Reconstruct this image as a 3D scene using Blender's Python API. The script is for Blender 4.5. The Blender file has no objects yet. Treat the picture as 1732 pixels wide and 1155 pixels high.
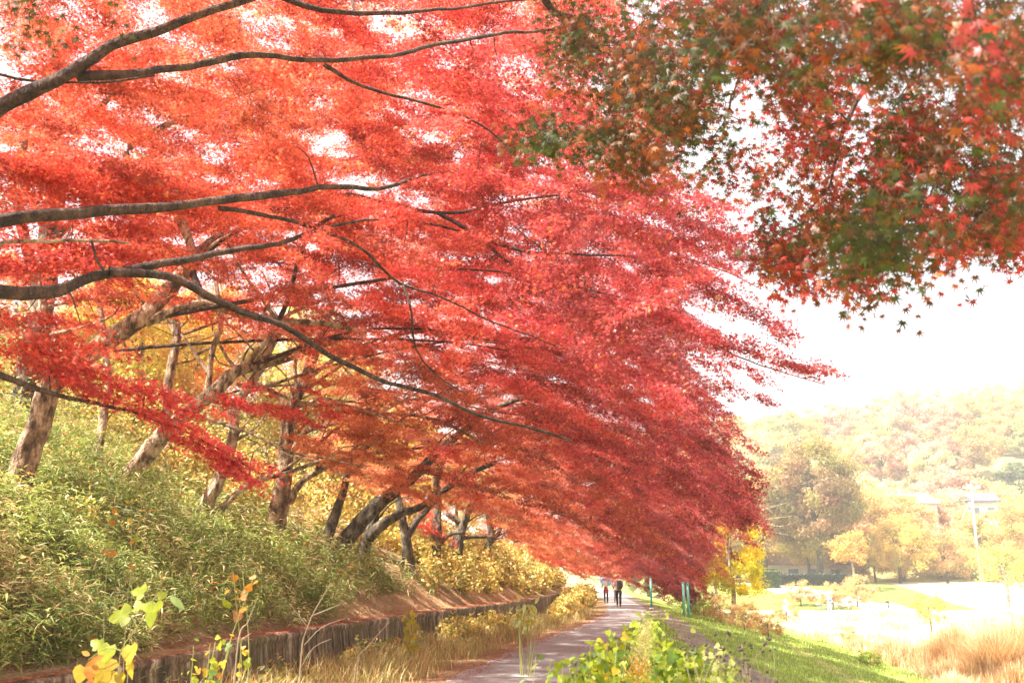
import bpy, bmesh, math, random
import numpy as np
from mathutils import Vector, Matrix
rnd = random.Random(7)
R = np.random.default_rng(11)
rad = math.radians
scn = bpy.context.scene
col = scn.collection

# ------------------------------------------------------------------ camera
W0, H0, LENS = 1732.0, 1155.0, 35.0
F = W0 * LENS / 36.0
PITCH = math.atan((975 - H0 / 2) / F)
CAM = np.array([0.0, 0.0, 1.6])
cd = bpy.data.cameras.new('camera')
cam = bpy.data.objects.new('camera', cd)
col.objects.link(cam)
cam.location = CAM
cam.rotation_euler = (rad(90) + PITCH, 0, 0)
cd.lens = LENS
cd.sensor_width = 36
cd.clip_end = 3000
cd.dof.use_dof = True
cd.dof.focus_distance = 13
cd.dof.aperture_fstop = 3.6
scn.camera = cam

# ------------------------------------------------------------------ light
SUN_EL, SUN_AZ = 54.0, -114.0      # azimuth from +Y towards +X
sd = bpy.data.lights.new('sun', 'SUN')
sd.energy = 4.8
sd.angle = rad(0.55)
sd.color = (1.0, 0.93, 0.82)
so = bpy.data.objects.new('sun', sd)
col.objects.link(so)
sv = Vector((math.sin(rad(SUN_AZ)) * math.cos(rad(SUN_EL)), math.cos(rad(SUN_AZ)) * math.cos(rad(SUN_EL)), math.sin(rad(SUN_EL))))
so.rotation_euler = sv.to_track_quat('Z', 'Y').to_euler()
wd = bpy.data.worlds.new('World')
scn.world = wd
wd.use_nodes = True
nt = wd.node_tree
bg = nt.nodes['Background']
sk = nt.nodes.new('ShaderNodeTexSky')
sk.sky_type = 'NISHITA'
sk.sun_disc = False
sk.sun_elevation = rad(SUN_EL)
sk.sun_rotation = rad(SUN_AZ)
sk.dust_density = 6.0
sk.air_density = 1.0
sk.ozone_density = 1.0
hs = nt.nodes.new('ShaderNodeMix')
hs.data_type = 'RGBA'
hs.inputs[0].default_value = 0.62       # thin bright cloud veil
hs.inputs[7].default_value = (8.2, 8.0, 7.9, 1)
nt.links.new(sk.outputs[0], hs.inputs[6])
nt.links.new(hs.outputs[2], bg.inputs[0])
bg.inputs[1].default_value = 0.058
scn.view_settings.view_transform = 'Standard'
scn.view_settings.look = 'None'
scn.view_settings.gamma = 1.0
scn.view_settings.exposure = 2.2
cy = scn.cycles
cy.max_bounces = 7
cy.diffuse_bounces = 5
cy.glossy_bounces = 2
cy.transmission_bounces = 4
cy.transparent_max_bounces = 4
cy.caustics_reflective = False
cy.caustics_refractive = False
cy.use_denoising = True

# ------------------------------------------------------------------ maths
cp, sp = math.cos(PITCH), math.sin(PITCH)


def ray(px, py):
    u = (px - W0 / 2) / F
    v = (H0 / 2 - py) / F
    return np.array([u, cp - v * sp, sp + v * cp])


def P(px, py, Y):
    d = ray(px, py)
    return CAM + d * (Y / d[1])


def proj(p):
    p = np.asarray(p, float) - CAM
    x, y, z = p[..., 0], p[..., 1], p[..., 2]
    dep = y * cp + z * sp
    up = -y * sp + z * cp
    dep = np.where(dep < 0.05, 0.05, dep)
    return W0 / 2 + F * x / dep, H0 / 2 - F * up / dep


CY = [-40, -10, 0, 5, 10, 15.5, 20, 26, 34, 41.4, 54, 69, 100, 160, 400]
CX = [-7.5, -3.4, -2.3, -1.6, -0.9, -0.15, 0.45, 1.5, 3.15, 4.5, 6.0, 7.2, 9.3, 12.5, 20]
_yy = np.linspace(-40, 400, 1761)
_cc = np.interp(_yy, CY, CX)
_k = np.ones(25) / 25
_cs = np.convolve(np.pad(_cc, 12, mode='edge'), _k, 'valid')


def cx(y):
    return np.interp(y, _yy, _cs)


def _hash(ix, iy, s):
    h = (ix * 374761393 + iy * 668265263 + s * 974634777) & 0xffffffff
    h = ((h ^ (h >> 13)) * 1274126177) & 0xffffffff
    return ((h ^ (h >> 16)) & 0xffff) / 65535.0


def noise2(x, y, s=0):
    x = np.asarray(x, float)
    y = np.asarray(y, float)
    ix = np.floor(x).astype(np.int64)
    iy = np.floor(y).astype(np.int64)
    fx, fy = x - ix, y - iy
    fx = fx * fx * (3 - 2 * fx)
    fy = fy * fy * (3 - 2 * fy)
    a, b = _hash(ix, iy, s), _hash(ix + 1, iy, s)
    c, d = _hash(ix, iy + 1, s), _hash(ix + 1, iy + 1, s)
    return (a * (1 - fx) + b * fx) * (1 - fy) + (c * (1 - fx) + d * fx) * fy


def sstep(a, b, t):
    t = np.clip((np.asarray(t, float) - a) / (b - a), 0, 1)
    return t * t * (3 - 2 * t)


WALL_L = -3.7


def H(x, y):
    x = np.asarray(x, float)
    y = np.asarray(y, float)
    L = x - cx(y)
    n = noise2(x * 0.9, y * 0.9, 1)
    n2 = noise2(x * 0.22, y * 0.22, 2)
    d = np.maximum(WALL_L - L, 0)
    bank = 0.66 + np.interp(d, [0, .4, 1.2, 2, 4, 8, 20, 60, 150], [0, .08, .68, 1.22, 2.3, 4.2, 9.5, 22, 38])
    bank = bank + (n - .5) * 0.25 * sstep(.4, 1.4, d) + (n2 - .5) * 1.0 * sstep(2, 8, d)
    ver = 0.015 + (n - .3) * 0.08 * sstep(-1.2, -2.2, L)
    right = np.interp(L, [.95, 1.8, 5, 11, 14, 60], [0, .03, -.62, -1.95, -2.0, -2.0])
    right = right + (n - .5) * 0.12 * sstep(1.6, 3, L)
    far = sstep(112, 150, y) * 2.7 * sstep(11, 16, L)
    right = right + far
    z = np.where(L < WALL_L - 0.001, bank, np.where(L < -0.95, ver, np.where(L > .95, right, 0.0)))
    hill = sstep(165, 330, y + 12 * (n2 - .5)) * np.interp(x, [20, 70, 110, 140, 180, 300], [39, 38, 43, 50, 53, 58])
    z = z + np.where(L > 8, hill, 0) * sstep(8, 30, L) + np.where(L <= 8, hill * 0.0, 0)
    return z


def hit(px, py, y0=4.0, y1=400.0):
    d = ray(px, py)
    Y = np.concatenate([np.arange(y0, 60, .05), np.arange(60, y1, .5)])
    p = CAM[None] + d[None] * (Y / d[1])[:, None]
    below = p[:, 2] < H(p[:, 0], p[:, 1])
    k = int(np.argmax(below)) if below.any() else len(Y) - 1
    return p[k].copy()


# ------------------------------------------------------------------ objects
def tag(o, label=None, cat=None, group=None, kind=None):
    if label: o['label'] = label
    if cat: o['category'] = cat
    if group: o['group'] = group
    if kind: o['kind'] = kind
    return o


def empty(name, loc, label, cat, group=None, rz=0):
    o = bpy.data.objects.new(name, None)
    o.empty_display_size = .2
    col.objects.link(o)
    o.location = tuple(loc)
    o.rotation_euler = (0, 0, rz)
    return tag(o, label, cat, group)


def link(name, me, mat, parent=None):
    o = bpy.data.objects.new(name, me)
    if mat is not None and not me.materials:
        for m in (mat if isinstance(mat, (list, tuple)) else [mat]):
            me.materials.append(m)
    col.objects.link(o)
    if parent is not None:
        o.parent = parent
    return o


def offset_of(parent):
    return np.array(parent.location) if parent is not None else np.zeros(3)


def mesh_np(name, V, Fc, mat, parent=None, colr=None, smooth=False, world=True, attr='tint'):
    """V (N,3); Fc (M,k) index array (uniform k); colr per-face (M,3)."""
    V = np.asarray(V, np.float32)
    if parent is not None and world:
        V = V - offset_of(parent).astype(np.float32)[None]
    me = bpy.data.meshes.new(name)
    Fc = np.asarray(Fc, np.int32)
    M, k = Fc.shape
    me.vertices.add(len(V))
    me.vertices.foreach_set('co', V.ravel())
    me.loops.add(M * k)
    me.loops.foreach_set('vertex_index', Fc.ravel())
    me.polygons.add(M)
    me.polygons.foreach_set('loop_start', np.arange(0, M * k, k, dtype=np.int32))
    me.update(calc_edges=True)
    if colr is not None:
        a = me.attributes.new(attr, 'FLOAT_COLOR', 'FACE')
        c = np.ones((M, 4), np.float32)
        c[:, :3] = colr
        a.data.foreach_set('color', c.ravel())
    if smooth:
        me.polygons.foreach_set('use_smooth', np.ones(M, bool))
    return link(name, me, mat, parent)


class MB:
    """small mesh collector for solid things (mixed polygon sizes)."""
    def __init__(s): s.v, s.f = [], []

    def add(s, vs, fs):
        b = len(s.v)
        s.v += [tuple(v) for v in vs]
        s.f += [tuple(i + b for i in f) for f in fs]
        return s

    def box(s, c, size, rz=0, rot=None):
        sx, sy, sz = [q / 2 for q in size]
        M = Matrix.Rotation(rz, 3, 'Z') if rot is None else rot
        vs = []
        for dz in (-sz, sz):
            for dx, dy in ((-sx, -sy), (sx, -sy), (sx, sy), (-sx, sy)):
                vs.append(Vector(c) + M @ Vector((dx, dy, dz)))
        return s.add(vs, [(3, 2, 1, 0), (4, 5, 6, 7), (0, 1, 5, 4), (1, 2, 6, 5), (2, 3, 7, 6), (3, 0, 4, 7)])

    def tube(s, pts, rr, n=8, cap=True, jit=0.0, seed=0):
        v, f = tube_np(pts, rr, n, jit, seed)
        s.add(v, [tuple(q) for q in f])
        if cap:
            b = len(s.v) - len(v)
            s.f.append(tuple(b + i for i in range(n))[::-1])
            s.f.append(tuple(len(s.v) - n + i for i in range(n)))
        return s

    def build(s, name, mat, parent=None, smooth=True, world=True):
        me = bpy.data.meshes.new(name)
        off = offset_of(parent) if world else np.zeros(3)
        me.from_pydata([tuple(np.array(v) - off) for v in s.v], [], s.f)
        me.update()
        if smooth:
            me.polygons.foreach_set('use_smooth', np.ones(len(me.polygons), bool))
        return link(name, me, mat, parent)


def spline(pts, rr, step):
    """Catmull-Rom through pts with radii."""
    p = np.asarray(pts, float)
    r = np.asarray(rr, float)
    if len(p) == 2:
        p = np.stack([p[0], (p[0] + p[1]) / 2, p[1]])
        r = np.array([r[0], (r[0] + r[1]) / 2, r[1]])
    q = np.vstack([2 * p[0] - p[1], p, 2 * p[-1] - p[-2]])
    out, ro = [], []
    for i in range(1, len(q) - 2):
        n = max(2, int(np.linalg.norm(q[i + 1] - q[i]) / step))
        t = np.linspace(0, 1, n, endpoint=False)[:, None]
        a, b, c, d = q[i - 1], q[i], q[i + 1], q[i + 2]
        out.append(.5 * ((2 * b) + (-a + c) * t + (2 * a - 5 * b + 4 * c - d) * t ** 2 + (-a + 3 * b - 3 * c + d) * t ** 3))
        ro.append(r[i - 1] + (r[i] - r[i - 1]) * t[:, 0])
    out.append(p[-1:])
    ro.append(r[-1:])
    return np.vstack(out), np.concatenate(ro)


def tube_np(pts, rr, n=8, jit=0.0, seed=0):
    p = np.asarray(pts, float)
    r = np.asarray(rr, float)
    t = np.gradient(p, axis=0)
    t /= np.linalg.norm(t, axis=1)[:, None] + 1e-9
    ref = np.array([0.31, 0.2, 0.93]) if abs(t[0][2]) < .9 else np.array([1.0, .1, 0])
    a = np.cross(t, ref)
    a /= np.linalg.norm(a, axis=1)[:, None] + 1e-9
    b = np.cross(t, a)
    th = np.linspace(0, 2 * math.pi, n, endpoint=False)
    rad_ = np.repeat(r[:, None], n, 1)
    if jit:
        g = np.random.default_rng(seed)
        lob = 1 + jit * .8 * np.sin(th * 3 + g.random() * 6)[None] * np.sin(np.arange(len(p)) * .23 + g.random() * 6)[:, None]
        lob += jit * .5 * np.sin(th * 5 + 1)[None] * np.cos(np.arange(len(p)) * .41)[:, None]
        nn = g.normal(0, jit * .28, rad_.shape)
        rad_ = rad_ * (lob + nn)
    v = p[:, None] + rad_[..., None] * (np.cos(th)[None, :, None] * a[:, None] + np.sin(th)[None, :, None] * b[:, None])
    m = len(p)
    i = np.arange(m - 1)[:, None] * n
    j = np.arange(n)[None]
    j2 = (j + 1) % n
    f = np.stack([i + j, i + j2, i + n + j2, i + n + j], -1).reshape(-1, 4)
    return v.reshape(-1, 3), f


# ------------------------------------------------------------------ materials
def mat(name):
    m = bpy.data.materials.new(name)
    m.use_nodes = True
    m.node_tree.nodes.clear()
    return m, m.node_tree


def N(t, kind, **kw):
    n = t.nodes.new(kind)
    for k, v in kw.items():
        if k.startswith('i_'):
            n.inputs[k[2:].replace('_', ' ')].default_value = v
        else:
            setattr(n, k, v)
    return n


def leaf_material(name, trans=.5, gloss=.04, tr_gain=(1.0, .55, .4)):
    m, t = mat(name)
    at = N(t, 'ShaderNodeAttribute', attribute_name='tint')
    df = N(t, 'ShaderNodeBsdfDiffuse')
    tr = N(t, 'ShaderNodeBsdfTranslucent')
    mu = N(t, 'ShaderNodeMix', data_type='RGBA', blend_type='MULTIPLY')
    mu.inputs[0].default_value = 1
    mu.inputs[7].default_value = (*tr_gain, 1)
    t.links.new(at.outputs['Color'], mu.inputs[6])
    t.links.new(at.outputs['Color'], df.inputs[0])
    t.links.new(mu.outputs[2], tr.inputs[0])
    mx = N(t, 'ShaderNodeMixShader')
    mx.inputs[0].default_value = trans
    t.links.new(df.outputs[0], mx.inputs[1])
    t.links.new(tr.outputs[0], mx.inputs[2])
    gl = N(t, 'ShaderNodeBsdfGlossy')
    gl.inputs['Roughness'].default_value = .45
    mx2 = N(t, 'ShaderNodeMixShader')
    mx2.inputs[0].default_value = gloss
    t.links.new(mx.outputs[0], mx2.inputs[1])
    t.links.new(gl.outputs[0], mx2.inputs[2])
    o = N(t, 'ShaderNodeOutputMaterial')
    t.links.new(mx2.outputs[0], o.inputs[0])
    return m


def ramp(t, fac, stops):
    r = N(t, 'ShaderNodeValToRGB')
    el = r.color_ramp.elements
    while len(el) < len(stops):
        el.new(.5)
    for e, (p_, c) in zip(el, stops):
        e.position = p_
        e.color = (*c, 1)
    t.links.new(fac, r.inputs[0])
    return r.outputs[0]


def bark_material(name, c0, c1, c2, scale=6.0):
    m, t = mat(name)
    tc = N(t, 'ShaderNodeTexCoord')
    mp = N(t, 'ShaderNodeMapping')
    mp.inputs['Scale'].default_value = (1, 1, .45)
    t.links.new(tc.outputs['Object'], mp.inputs[0])
    n1 = N(t, 'ShaderNodeTexNoise')
    n1.inputs['Scale'].default_value = scale
    n1.inputs['Detail'].default_value = 9
    n1.inputs['Roughness'].default_value = .65
    n2 = N(t, 'ShaderNodeTexNoise')
    n2.inputs['Scale'].default_value = scale * 6
    n2.inputs['Detail'].default_value = 6
    t.links.new(mp.outputs[0], n1.inputs[0])
    t.links.new(mp.outputs[0], n2.inputs[0])
    c = ramp(t, n1.outputs[0], [(.4, c0), (.5, c1), (.6, c2)])
    mu = N(t, 'ShaderNodeMix', data_type='RGBA', blend_type='MULTIPLY')
    mu.inputs[0].default_value = .7
    t.links.new(c, mu.inputs[6])
    t.links.new(ramp(t, n2.outputs[0], [(.35, (.45, .42, .4)), (.6, (1, 1, 1))]), mu.inputs[7])
    b = N(t, 'ShaderNodeBsdfPrincipled')
    b.inputs['Roughness'].default_value = .9
    t.links.new(mu.outputs[2], b.inputs['Base Color'])
    bp = N(t, 'ShaderNodeBump')
    bp.inputs['Strength'].default_value = 1
    bp.inputs['Distance'].default_value = .05
    t.links.new(n2.outputs[0], bp.inputs['Height'])
    t.links.new(bp.outputs[0], b.inputs['Normal'])
    o = N(t, 'ShaderNodeOutputMaterial')
    t.links.new(b.outputs[0], o.inputs[0])
    return m


def plain(name, c, rough=.7, var=.15, scale=20, metallic=0):
    m, t = mat(name)
    tc = N(t, 'ShaderNodeTexCoord')
    n1 = N(t, 'ShaderNodeTexNoise')
    n1.inputs['Scale'].default_value = scale
    n1.inputs['Detail'].default_value = 5
    t.links.new(tc.outputs['Object'], n1.inputs[0])
    lo = tuple(q * (1 - var) for q in c)
    hi = tuple(min(1, q * (1 + var)) for q in c)
    b = N(t, 'ShaderNodeBsdfPrincipled')
    b.inputs['Roughness'].default_value = rough
    b.inputs['Metallic'].default_value = metallic
    t.links.new(ramp(t, n1.outputs[0], [(.3, lo), (.7, hi)]), b.inputs['Base Color'])
    o = N(t, 'ShaderNodeOutputMaterial')
    t.links.new(b.outputs[0], o.inputs[0])
    return m


def ground_material():
    m, t = mat('ground_cover')
    at = N(t, 'ShaderNodeAttribute', attribute_name='zone')
    tc = N(t, 'ShaderNodeTexCoord')
    n1 = N(t, 'ShaderNodeTexNoise')
    n1.inputs['Scale'].default_value = 2.2
    n1.inputs['Detail'].default_value = 10
    n1.inputs['Roughness'].default_value = .7
    n2 = N(t, 'ShaderNodeTexNoise')
    n2.inputs['Scale'].default_value = 22
    n2.inputs['Detail'].default_value = 6
    for n_ in (n1, n2):
        t.links.new(tc.outputs['Object'], n_.inputs[0])
    m1 = N(t, 'ShaderNodeMix', data_type='RGBA', blend_type='MULTIPLY')
    m1.inputs[0].default_value = 1
    t.links.new(at.outputs['Color'], m1.inputs[6])
    t.links.new(ramp(t, n1.outputs[0], [(.3, (.6, .58, .55)), (.7, (1.25, 1.25, 1.2))]), m1.inputs[7])
    m2 = N(t, 'ShaderNodeMix', data_type='RGBA', blend_type='MULTIPLY')
    m2.inputs[0].default_value = .8
    t.links.new(m1.outputs[2], m2.inputs[6])
    t.links.new(ramp(t, n2.outputs[0], [(.35, (.55, .5, .45)), (.62, (1.15, 1.15, 1.1))]), m2.inputs[7])
    b = N(t, 'ShaderNodeBsdfPrincipled')
    b.inputs['Roughness'].default_value = .95
    b.inputs['Specular IOR Level'].default_value = .15
    t.links.new(m2.outputs[2], b.inputs['Base Color'])
    bp = N(t, 'ShaderNodeBump')
    bp.inputs['Strength'].default_value = .7
    bp.inputs['Distance'].default_value = .05
    t.links.new(n2.outputs[0], bp.inputs['Height'])
    t.links.new(bp.outputs[0], b.inputs['Normal'])
    o = N(t, 'ShaderNodeOutputMaterial')
    t.links.new(b.outputs[0], o.inputs[0])
    return m


def path_material():
    m, t = mat('path_asphalt')
    tc = N(t, 'ShaderNodeTexCoord')
    n1 = N(t, 'ShaderNodeTexNoise')
    n1.inputs['Scale'].default_value = 1.3
    n1.inputs['Detail'].default_value = 8
    n2 = N(t, 'ShaderNodeTexNoise')
    n2.inputs['Scale'].default_value = 70
    n2.inputs['Detail'].default_value = 3
    v = N(t, 'ShaderNodeTexVoronoi')
    v.inputs['Scale'].default_value = 9
    for n_ in (n1, n2, v):
        t.links.new(tc.outputs['Object'], n_.inputs[0])
    c = ramp(t, n1.outputs[0], [(.3, (.27, .26, .25)), (.55, (.37, .355, .34)), (.75, (.46, .44, .42))])
    mu = N(t, 'ShaderNodeMix', data_type='RGBA', blend_type='MULTIPLY')
    mu.inputs[0].default_value = .6
    t.links.new(c, mu.inputs[6])
    t.links.new(ramp(t, n2.outputs[0], [(.4, (.6, .6, .6)), (.6, (1.2, 1.2, 1.2))]), mu.inputs[7])
    mx = N(t, 'ShaderNodeMix', data_type='RGBA')
    t.links.new(ramp(t, v.outputs['Distance'], [(.05, (1, 1, 1)), (.11, (0, 0, 0))]), mx.inputs[0])
    t.links.new(mu.outputs[2], mx.inputs[6])
    mx.inputs[7].default_value = (.32, .18, .12, 1)
    b = N(t, 'ShaderNodeBsdfPrincipled')
    b.inputs['Roughness'].default_value = .88
    t.links.new(mx.outputs[2], b.inputs['Base Color'])
    bp = N(t, 'ShaderNodeBump')
    bp.inputs['Strength'].default_value = .4
    bp.inputs['Distance'].default_value = .01
    t.links.new(n2.outputs[0], bp.inputs['Height'])
    t.links.new(bp.outputs[0], b.inputs['Normal'])
    o = N(t, 'ShaderNodeOutputMaterial')
    t.links.new(b.outputs[0], o.inputs[0])
    return m


def wall_material():
    m, t = mat('wall_concrete')
    tc = N(t, 'ShaderNodeTexCoord')
    mp = N(t, 'ShaderNodeMapping')
    mp.inputs['Scale'].default_value = (5, 5, .55)
    t.links.new(tc.outputs['Object'], mp.inputs[0])
    n1 = N(t, 'ShaderNodeTexNoise')
    n1.inputs['Scale'].default_value = 1.6
    n1.inputs['Detail'].default_value = 8
    n1.inputs['Roughness'].default_value = .7
    n2 = N(t, 'ShaderNodeTexNoise')
    n2.inputs['Scale'].default_value = 14
    n2.inputs['Detail'].default_value = 8
    n3 = N(t, 'ShaderNodeTexNoise')
    n3.inputs['Scale'].default_value = .8
    t.links.new(mp.outputs[0], n1.inputs[0])
    t.links.new(tc.outputs['Object'], n2.inputs[0])
    t.links.new(tc.outputs['Object'], n3.inputs[0])
    c = ramp(t, n1.outputs[0], [(.38, (.035, .025, .015)), (.47, (.15, .1, .055)), (.55, (.26, .19, .12)), (.64, (.6, .5, .4))])
    mo = N(t, 'ShaderNodeMix', data_type='RGBA')
    t.links.new(ramp(t, n3.outputs[0], [(.45, (0, 0, 0)), (.7, (.6, .6, .6))]), mo.inputs[0])
    t.links.new(c, mo.inputs[6])
    mo.inputs[7].default_value = (.09, .085, .02, 1)
    mu = N(t, 'ShaderNodeMix', data_type='RGBA', blend_type='MULTIPLY')
    mu.inputs[0].default_value = .8
    t.links.new(mo.outputs[2], mu.inputs[6])
    t.links.new(ramp(t, n2.outputs[0], [(.35, (.55, .5, .5)), (.65, (1.1, 1.1, 1.1))]), mu.inputs[7])
    b = N(t, 'ShaderNodeBsdfPrincipled')
    b.inputs['Roughness'].default_value = .95
    t.links.new(mu.outputs[2], b.inputs['Base Color'])
    bp = N(t, 'ShaderNodeBump')
    bp.inputs['Strength'].default_value = .6
    bp.inputs['Distance'].default_value = .03
    t.links.new(n1.outputs[0], bp.inputs['Height'])
    t.links.new(bp.outputs[0], b.inputs['Normal'])
    o = N(t, 'ShaderNodeOutputMaterial')
    t.links.new(b.outputs[0], o.inputs[0])
    return m


M_LEAF = leaf_material('maple_leaf', .52, .03, (1.18, .95, .88))
M_NLEAF = leaf_material('near_maple_leaf', .6, .03, (1.3, 1.0, .7))
M_GLEAF = leaf_material('green_leaf', .45, .02, (1.1, 1.15, .7))
M_GRASS = leaf_material('grass_blade', .35, .03, (1.1, 1.1, .8))
M_BARK = bark_material('maple_bark', (.07, .045, .028), (.27, .17, .1), (.55, .4, .27), 7)
M_BARKL = bark_material('pale_bark', (.12, .075, .045), (.42, .3, .19), (.68, .54, .39), 8)
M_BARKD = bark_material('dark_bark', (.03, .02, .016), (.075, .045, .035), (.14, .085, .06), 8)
M_BARKG = bark_material('grey_bark', (.03, .026, .02), (.11, .09, .06), (.24, .2, .14), 7)
M_GROUND = ground_material()
M_PATH = path_material()
M_WALL = wall_material()


# ------------------------------------------------------------------ terrain
def build_ground():
    Ls = np.unique(np.round(np.concatenate([
        -np.geomspace(9, 190, 34), np.arange(-9, -3.9, .22), [-3.72, -3.70], np.arange(-3.5, -.95, .25), [-.95, 0, .95],
        np.arange(1.15, 14, .3), np.geomspace(14, 520, 60)]), 3))
    Ys = np.unique(np.round(np.concatenate([np.linspace(-40, -4, 14), np.arange(-4, 40, .3), np.arange(40, 90, .9), np.geomspace(90, 900, 90)]), 3))
    LL, YY = np.meshgrid(Ls, Ys)
    X = LL + cx(np.minimum(YY, 400))
    Z = H(X, YY)
    n, m = LL.shape
    V = np.stack([X, YY, Z], -1).reshape(-1, 3)
    i = np.arange(n - 1)[:, None] * m
    j = np.arange(m - 1)[None]
    Fc = np.stack([i + j, i + j + 1, i + m + j + 1, i + m + j], -1).reshape(-1, 4)
    cxy = V[Fc].mean(1)
    x, y = cxy[:, 0], cxy[:, 1]
    L = x - cx(np.minimum(y, 400))
    n1 = noise2(x * .8, y * .8, 5)[:, None]
    n2 = noise2(x * .25, y * .25, 6)[:, None]
    litter = np.array([.4, .29, .17])
    soil = np.array([.2, .17, .09])
    dry = np.array([.42, .33, .16])
    green = np.array([.26, .36, .07])
    pale = np.array([.72, .68, .58])
    track = np.array([.3, .25, .21])
    c = np.zeros((len(x), 3))
    Lb, yb = L[:, None], y[:, None]
    c[:] = soil * (1 - n1) + dry * n1
    bank = (1 - n1) * soil + n1 * litter
    c = np.where(Lb < WALL_L, bank, c)
    topstrip = (Lb < WALL_L) & (Lb > WALL_L - .7 - .6 * n2)
    c = np.where(topstrip, litter * (.75 + .5 * n1), c)
    c = np.where((Lb < WALL_L) & (yb > 20) & (n2 > .42), litter * 1.15, c)
    ver = dry * (.6 + .5 * n1) + litter * .3 * (1 - n1)
    c = np.where((Lb >= WALL_L) & (Lb < -1.6), ver, c)
    c = np.where((Lb >= -1.6) & (Lb < -.8), litter * (.7 + .5 * n2), c)
    gr = green * (.75 + .6 * n1) + dry * .18 * n2
    c = np.where((Lb > .8) & (Lb < 11.5 + 1.5 * n2), gr, c)
    # worn dirt tracks on the embankment
    tl = np.interp(y, [10, 17.8, 25, 42, 60], [6.4, 5.1, 3.7, 1.6, 1.0])[:, None]
    c = np.where(np.abs(Lb - tl) < .6 + .25 * (n1 - .5), track * (.8 + .4 * n1), c)
    t2 = np.interp(y, [10, 22, 45, 70], [7.9, 7.6, 6.0, 5.0])[:, None]
    c = np.where((np.abs(Lb - t2) < .45 + .5 * (n1 - .5)), dry * .6 + green * .4, c)
    fl = pale * (.8 + .25 * n1) * (1 - .35 * n2 * np.array([0, .25, 1.0]))
    c = np.where(Lb >= 11.5 + 1.5 * n2, fl, c)
    lawn = (Lb > 11) & (yb > 114)
    c = np.where(lawn, green * .7 * (.5 + n1) + dry * .12, c)
    c = np.where((Lb > 11) & (yb > 160), green * .35 + dry * .7, c)
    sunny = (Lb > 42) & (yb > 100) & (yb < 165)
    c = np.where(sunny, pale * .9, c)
    # pale ramp leading down to the flood plain
    ramp_ = (np.abs(x - (44 - (y - 112) * .27)) < 3.4) & (y > 95) & (y < 150)
    c = np.where(ramp_[:, None], pale, c)
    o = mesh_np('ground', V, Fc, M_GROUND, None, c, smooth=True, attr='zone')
    tag(o, kind='structure')
    # path
    ys = Ys[(Ys > -30) & (Ys < 190)]
    ls = np.linspace(-.95, .95, 7)
    LL, YY = np.meshgrid(ls, ys)
    wob = np.where(np.abs(LL) > .9, (noise2(YY * 1.4, LL * 3, 9) - .5) * .22, 0)
    V = np.stack([LL + wob + cx(YY), YY, np.zeros_like(LL) + .012 + .025 * (1 - (LL / .95) ** 2)], -1)
    V[:, 0, 2] = .02
    V[:, -1, 2] = .02
    n, m = LL.shape
    V = V.reshape(-1, 3)
    i = np.arange(n - 1)[:, None] * m
    j = np.arange(m - 1)[None]
    Fc = np.stack([i + j, i + j + 1, i + m + j + 1, i + m + j], -1).reshape(-1, 4)
    tag(mesh_np('path', V, Fc, M_PATH, None, smooth=True), kind='structure')


build_ground()


def build_wall():
    root = empty('retaining_wall', (cx(14) + WALL_L, 14, 0), 'low stained concrete retaining wall holding back the leafy bank beside the path', 'wall')
    ys = np.concatenate([np.arange(-8, 40, .35), np.arange(40, 96, 1.0)])
    g = np.random.default_rng(3)
    prof = [(.16, -.15), (.075, .62), (.10, .635), (.11, .70), (.08, .725), (-.16, .735), (-.2, .62)]
    V = []
    for y in ys:
        x0 = cx(y) + WALL_L
        w = (noise2(y * .35, 0, 4) - .5) * .05
        # the nearest length stands a little lower
        low = -.07 if y < 14.6 else 0.0
        for k, (dx, dz) in enumerate(prof):
            jx, jz = g.normal(0, .008), g.normal(0, .006)
            V.append((x0 + dx + w + jx, y, dz + (low if k else 0) + jz))
    V = np.array(V)
    m = len(prof)
    n = len(ys)
    i = np.arange(n - 1)[:, None] * m
    j = np.arange(m - 1)[None]
    Fc = np.stack([i + j, i + m + j, i + m + j + 1, i + j + 1], -1).reshape(-1, 4)
    mesh_np('wall_face', V, Fc, M_WALL, root, smooth=False)


build_wall()

# ------------------------------------------------------------------ leaves
def lobes(kind):
    if kind == 'maple':
        an = [90, 50, 130, 8, 172]
        ln = [1.0, .92, .92, .62, .62]
        order = [3, 1, 0, 2, 4]
        tips = [(math.cos(rad(an[i])) * ln[i], math.sin(rad(an[i])) * ln[i]) for i in order]
        na = [-40, 29, 70, 110, 151, 220]
        nl = [.16, .27, .3, .3, .27, .16]
        notch = [(math.cos(rad(a)) * l, math.sin(rad(a)) * l) for a, l in zip(na, nl)]
        pts = [(0, 0)] + notch + tips
        V = np.array([(x, y + .0, -.22 * (x * x + y * y)) for x, y in pts])
        quads = np.array([(0, 1 + i, 7 + i, 2 + i) for i in range(5)])
        tris = np.array([(1 + i, 7 + i, 2 + i) for i in range(5)])
        return V, quads, tris
    if kind == 'maple7':
        an = [-25, 12, 52, 90, 128, 168, 205]
        ln = [.42, .74, .95, 1.05, .95, .74, .42]
        na = [-70, -6, 33, 71, 109, 147, 186, 250]
        nl = [.1, .22, .27, .29, .29, .27, .22, .1]
        tips = [(math.cos(rad(a)) * l, math.sin(rad(a)) * l) for a, l in zip(an, ln)]
        notch = [(math.cos(rad(a)) * l, math.sin(rad(a)) * l) for a, l in zip(na, nl)]
        pts = [(0, 0)] + notch + tips
        V = np.array([(x, y, -.2 * (x * x + y * y)) for x, y in pts])
        quads = np.array([(0, 1 + i, 9 + i, 2 + i) for i in range(7)])
        return V, quads, None


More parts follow.
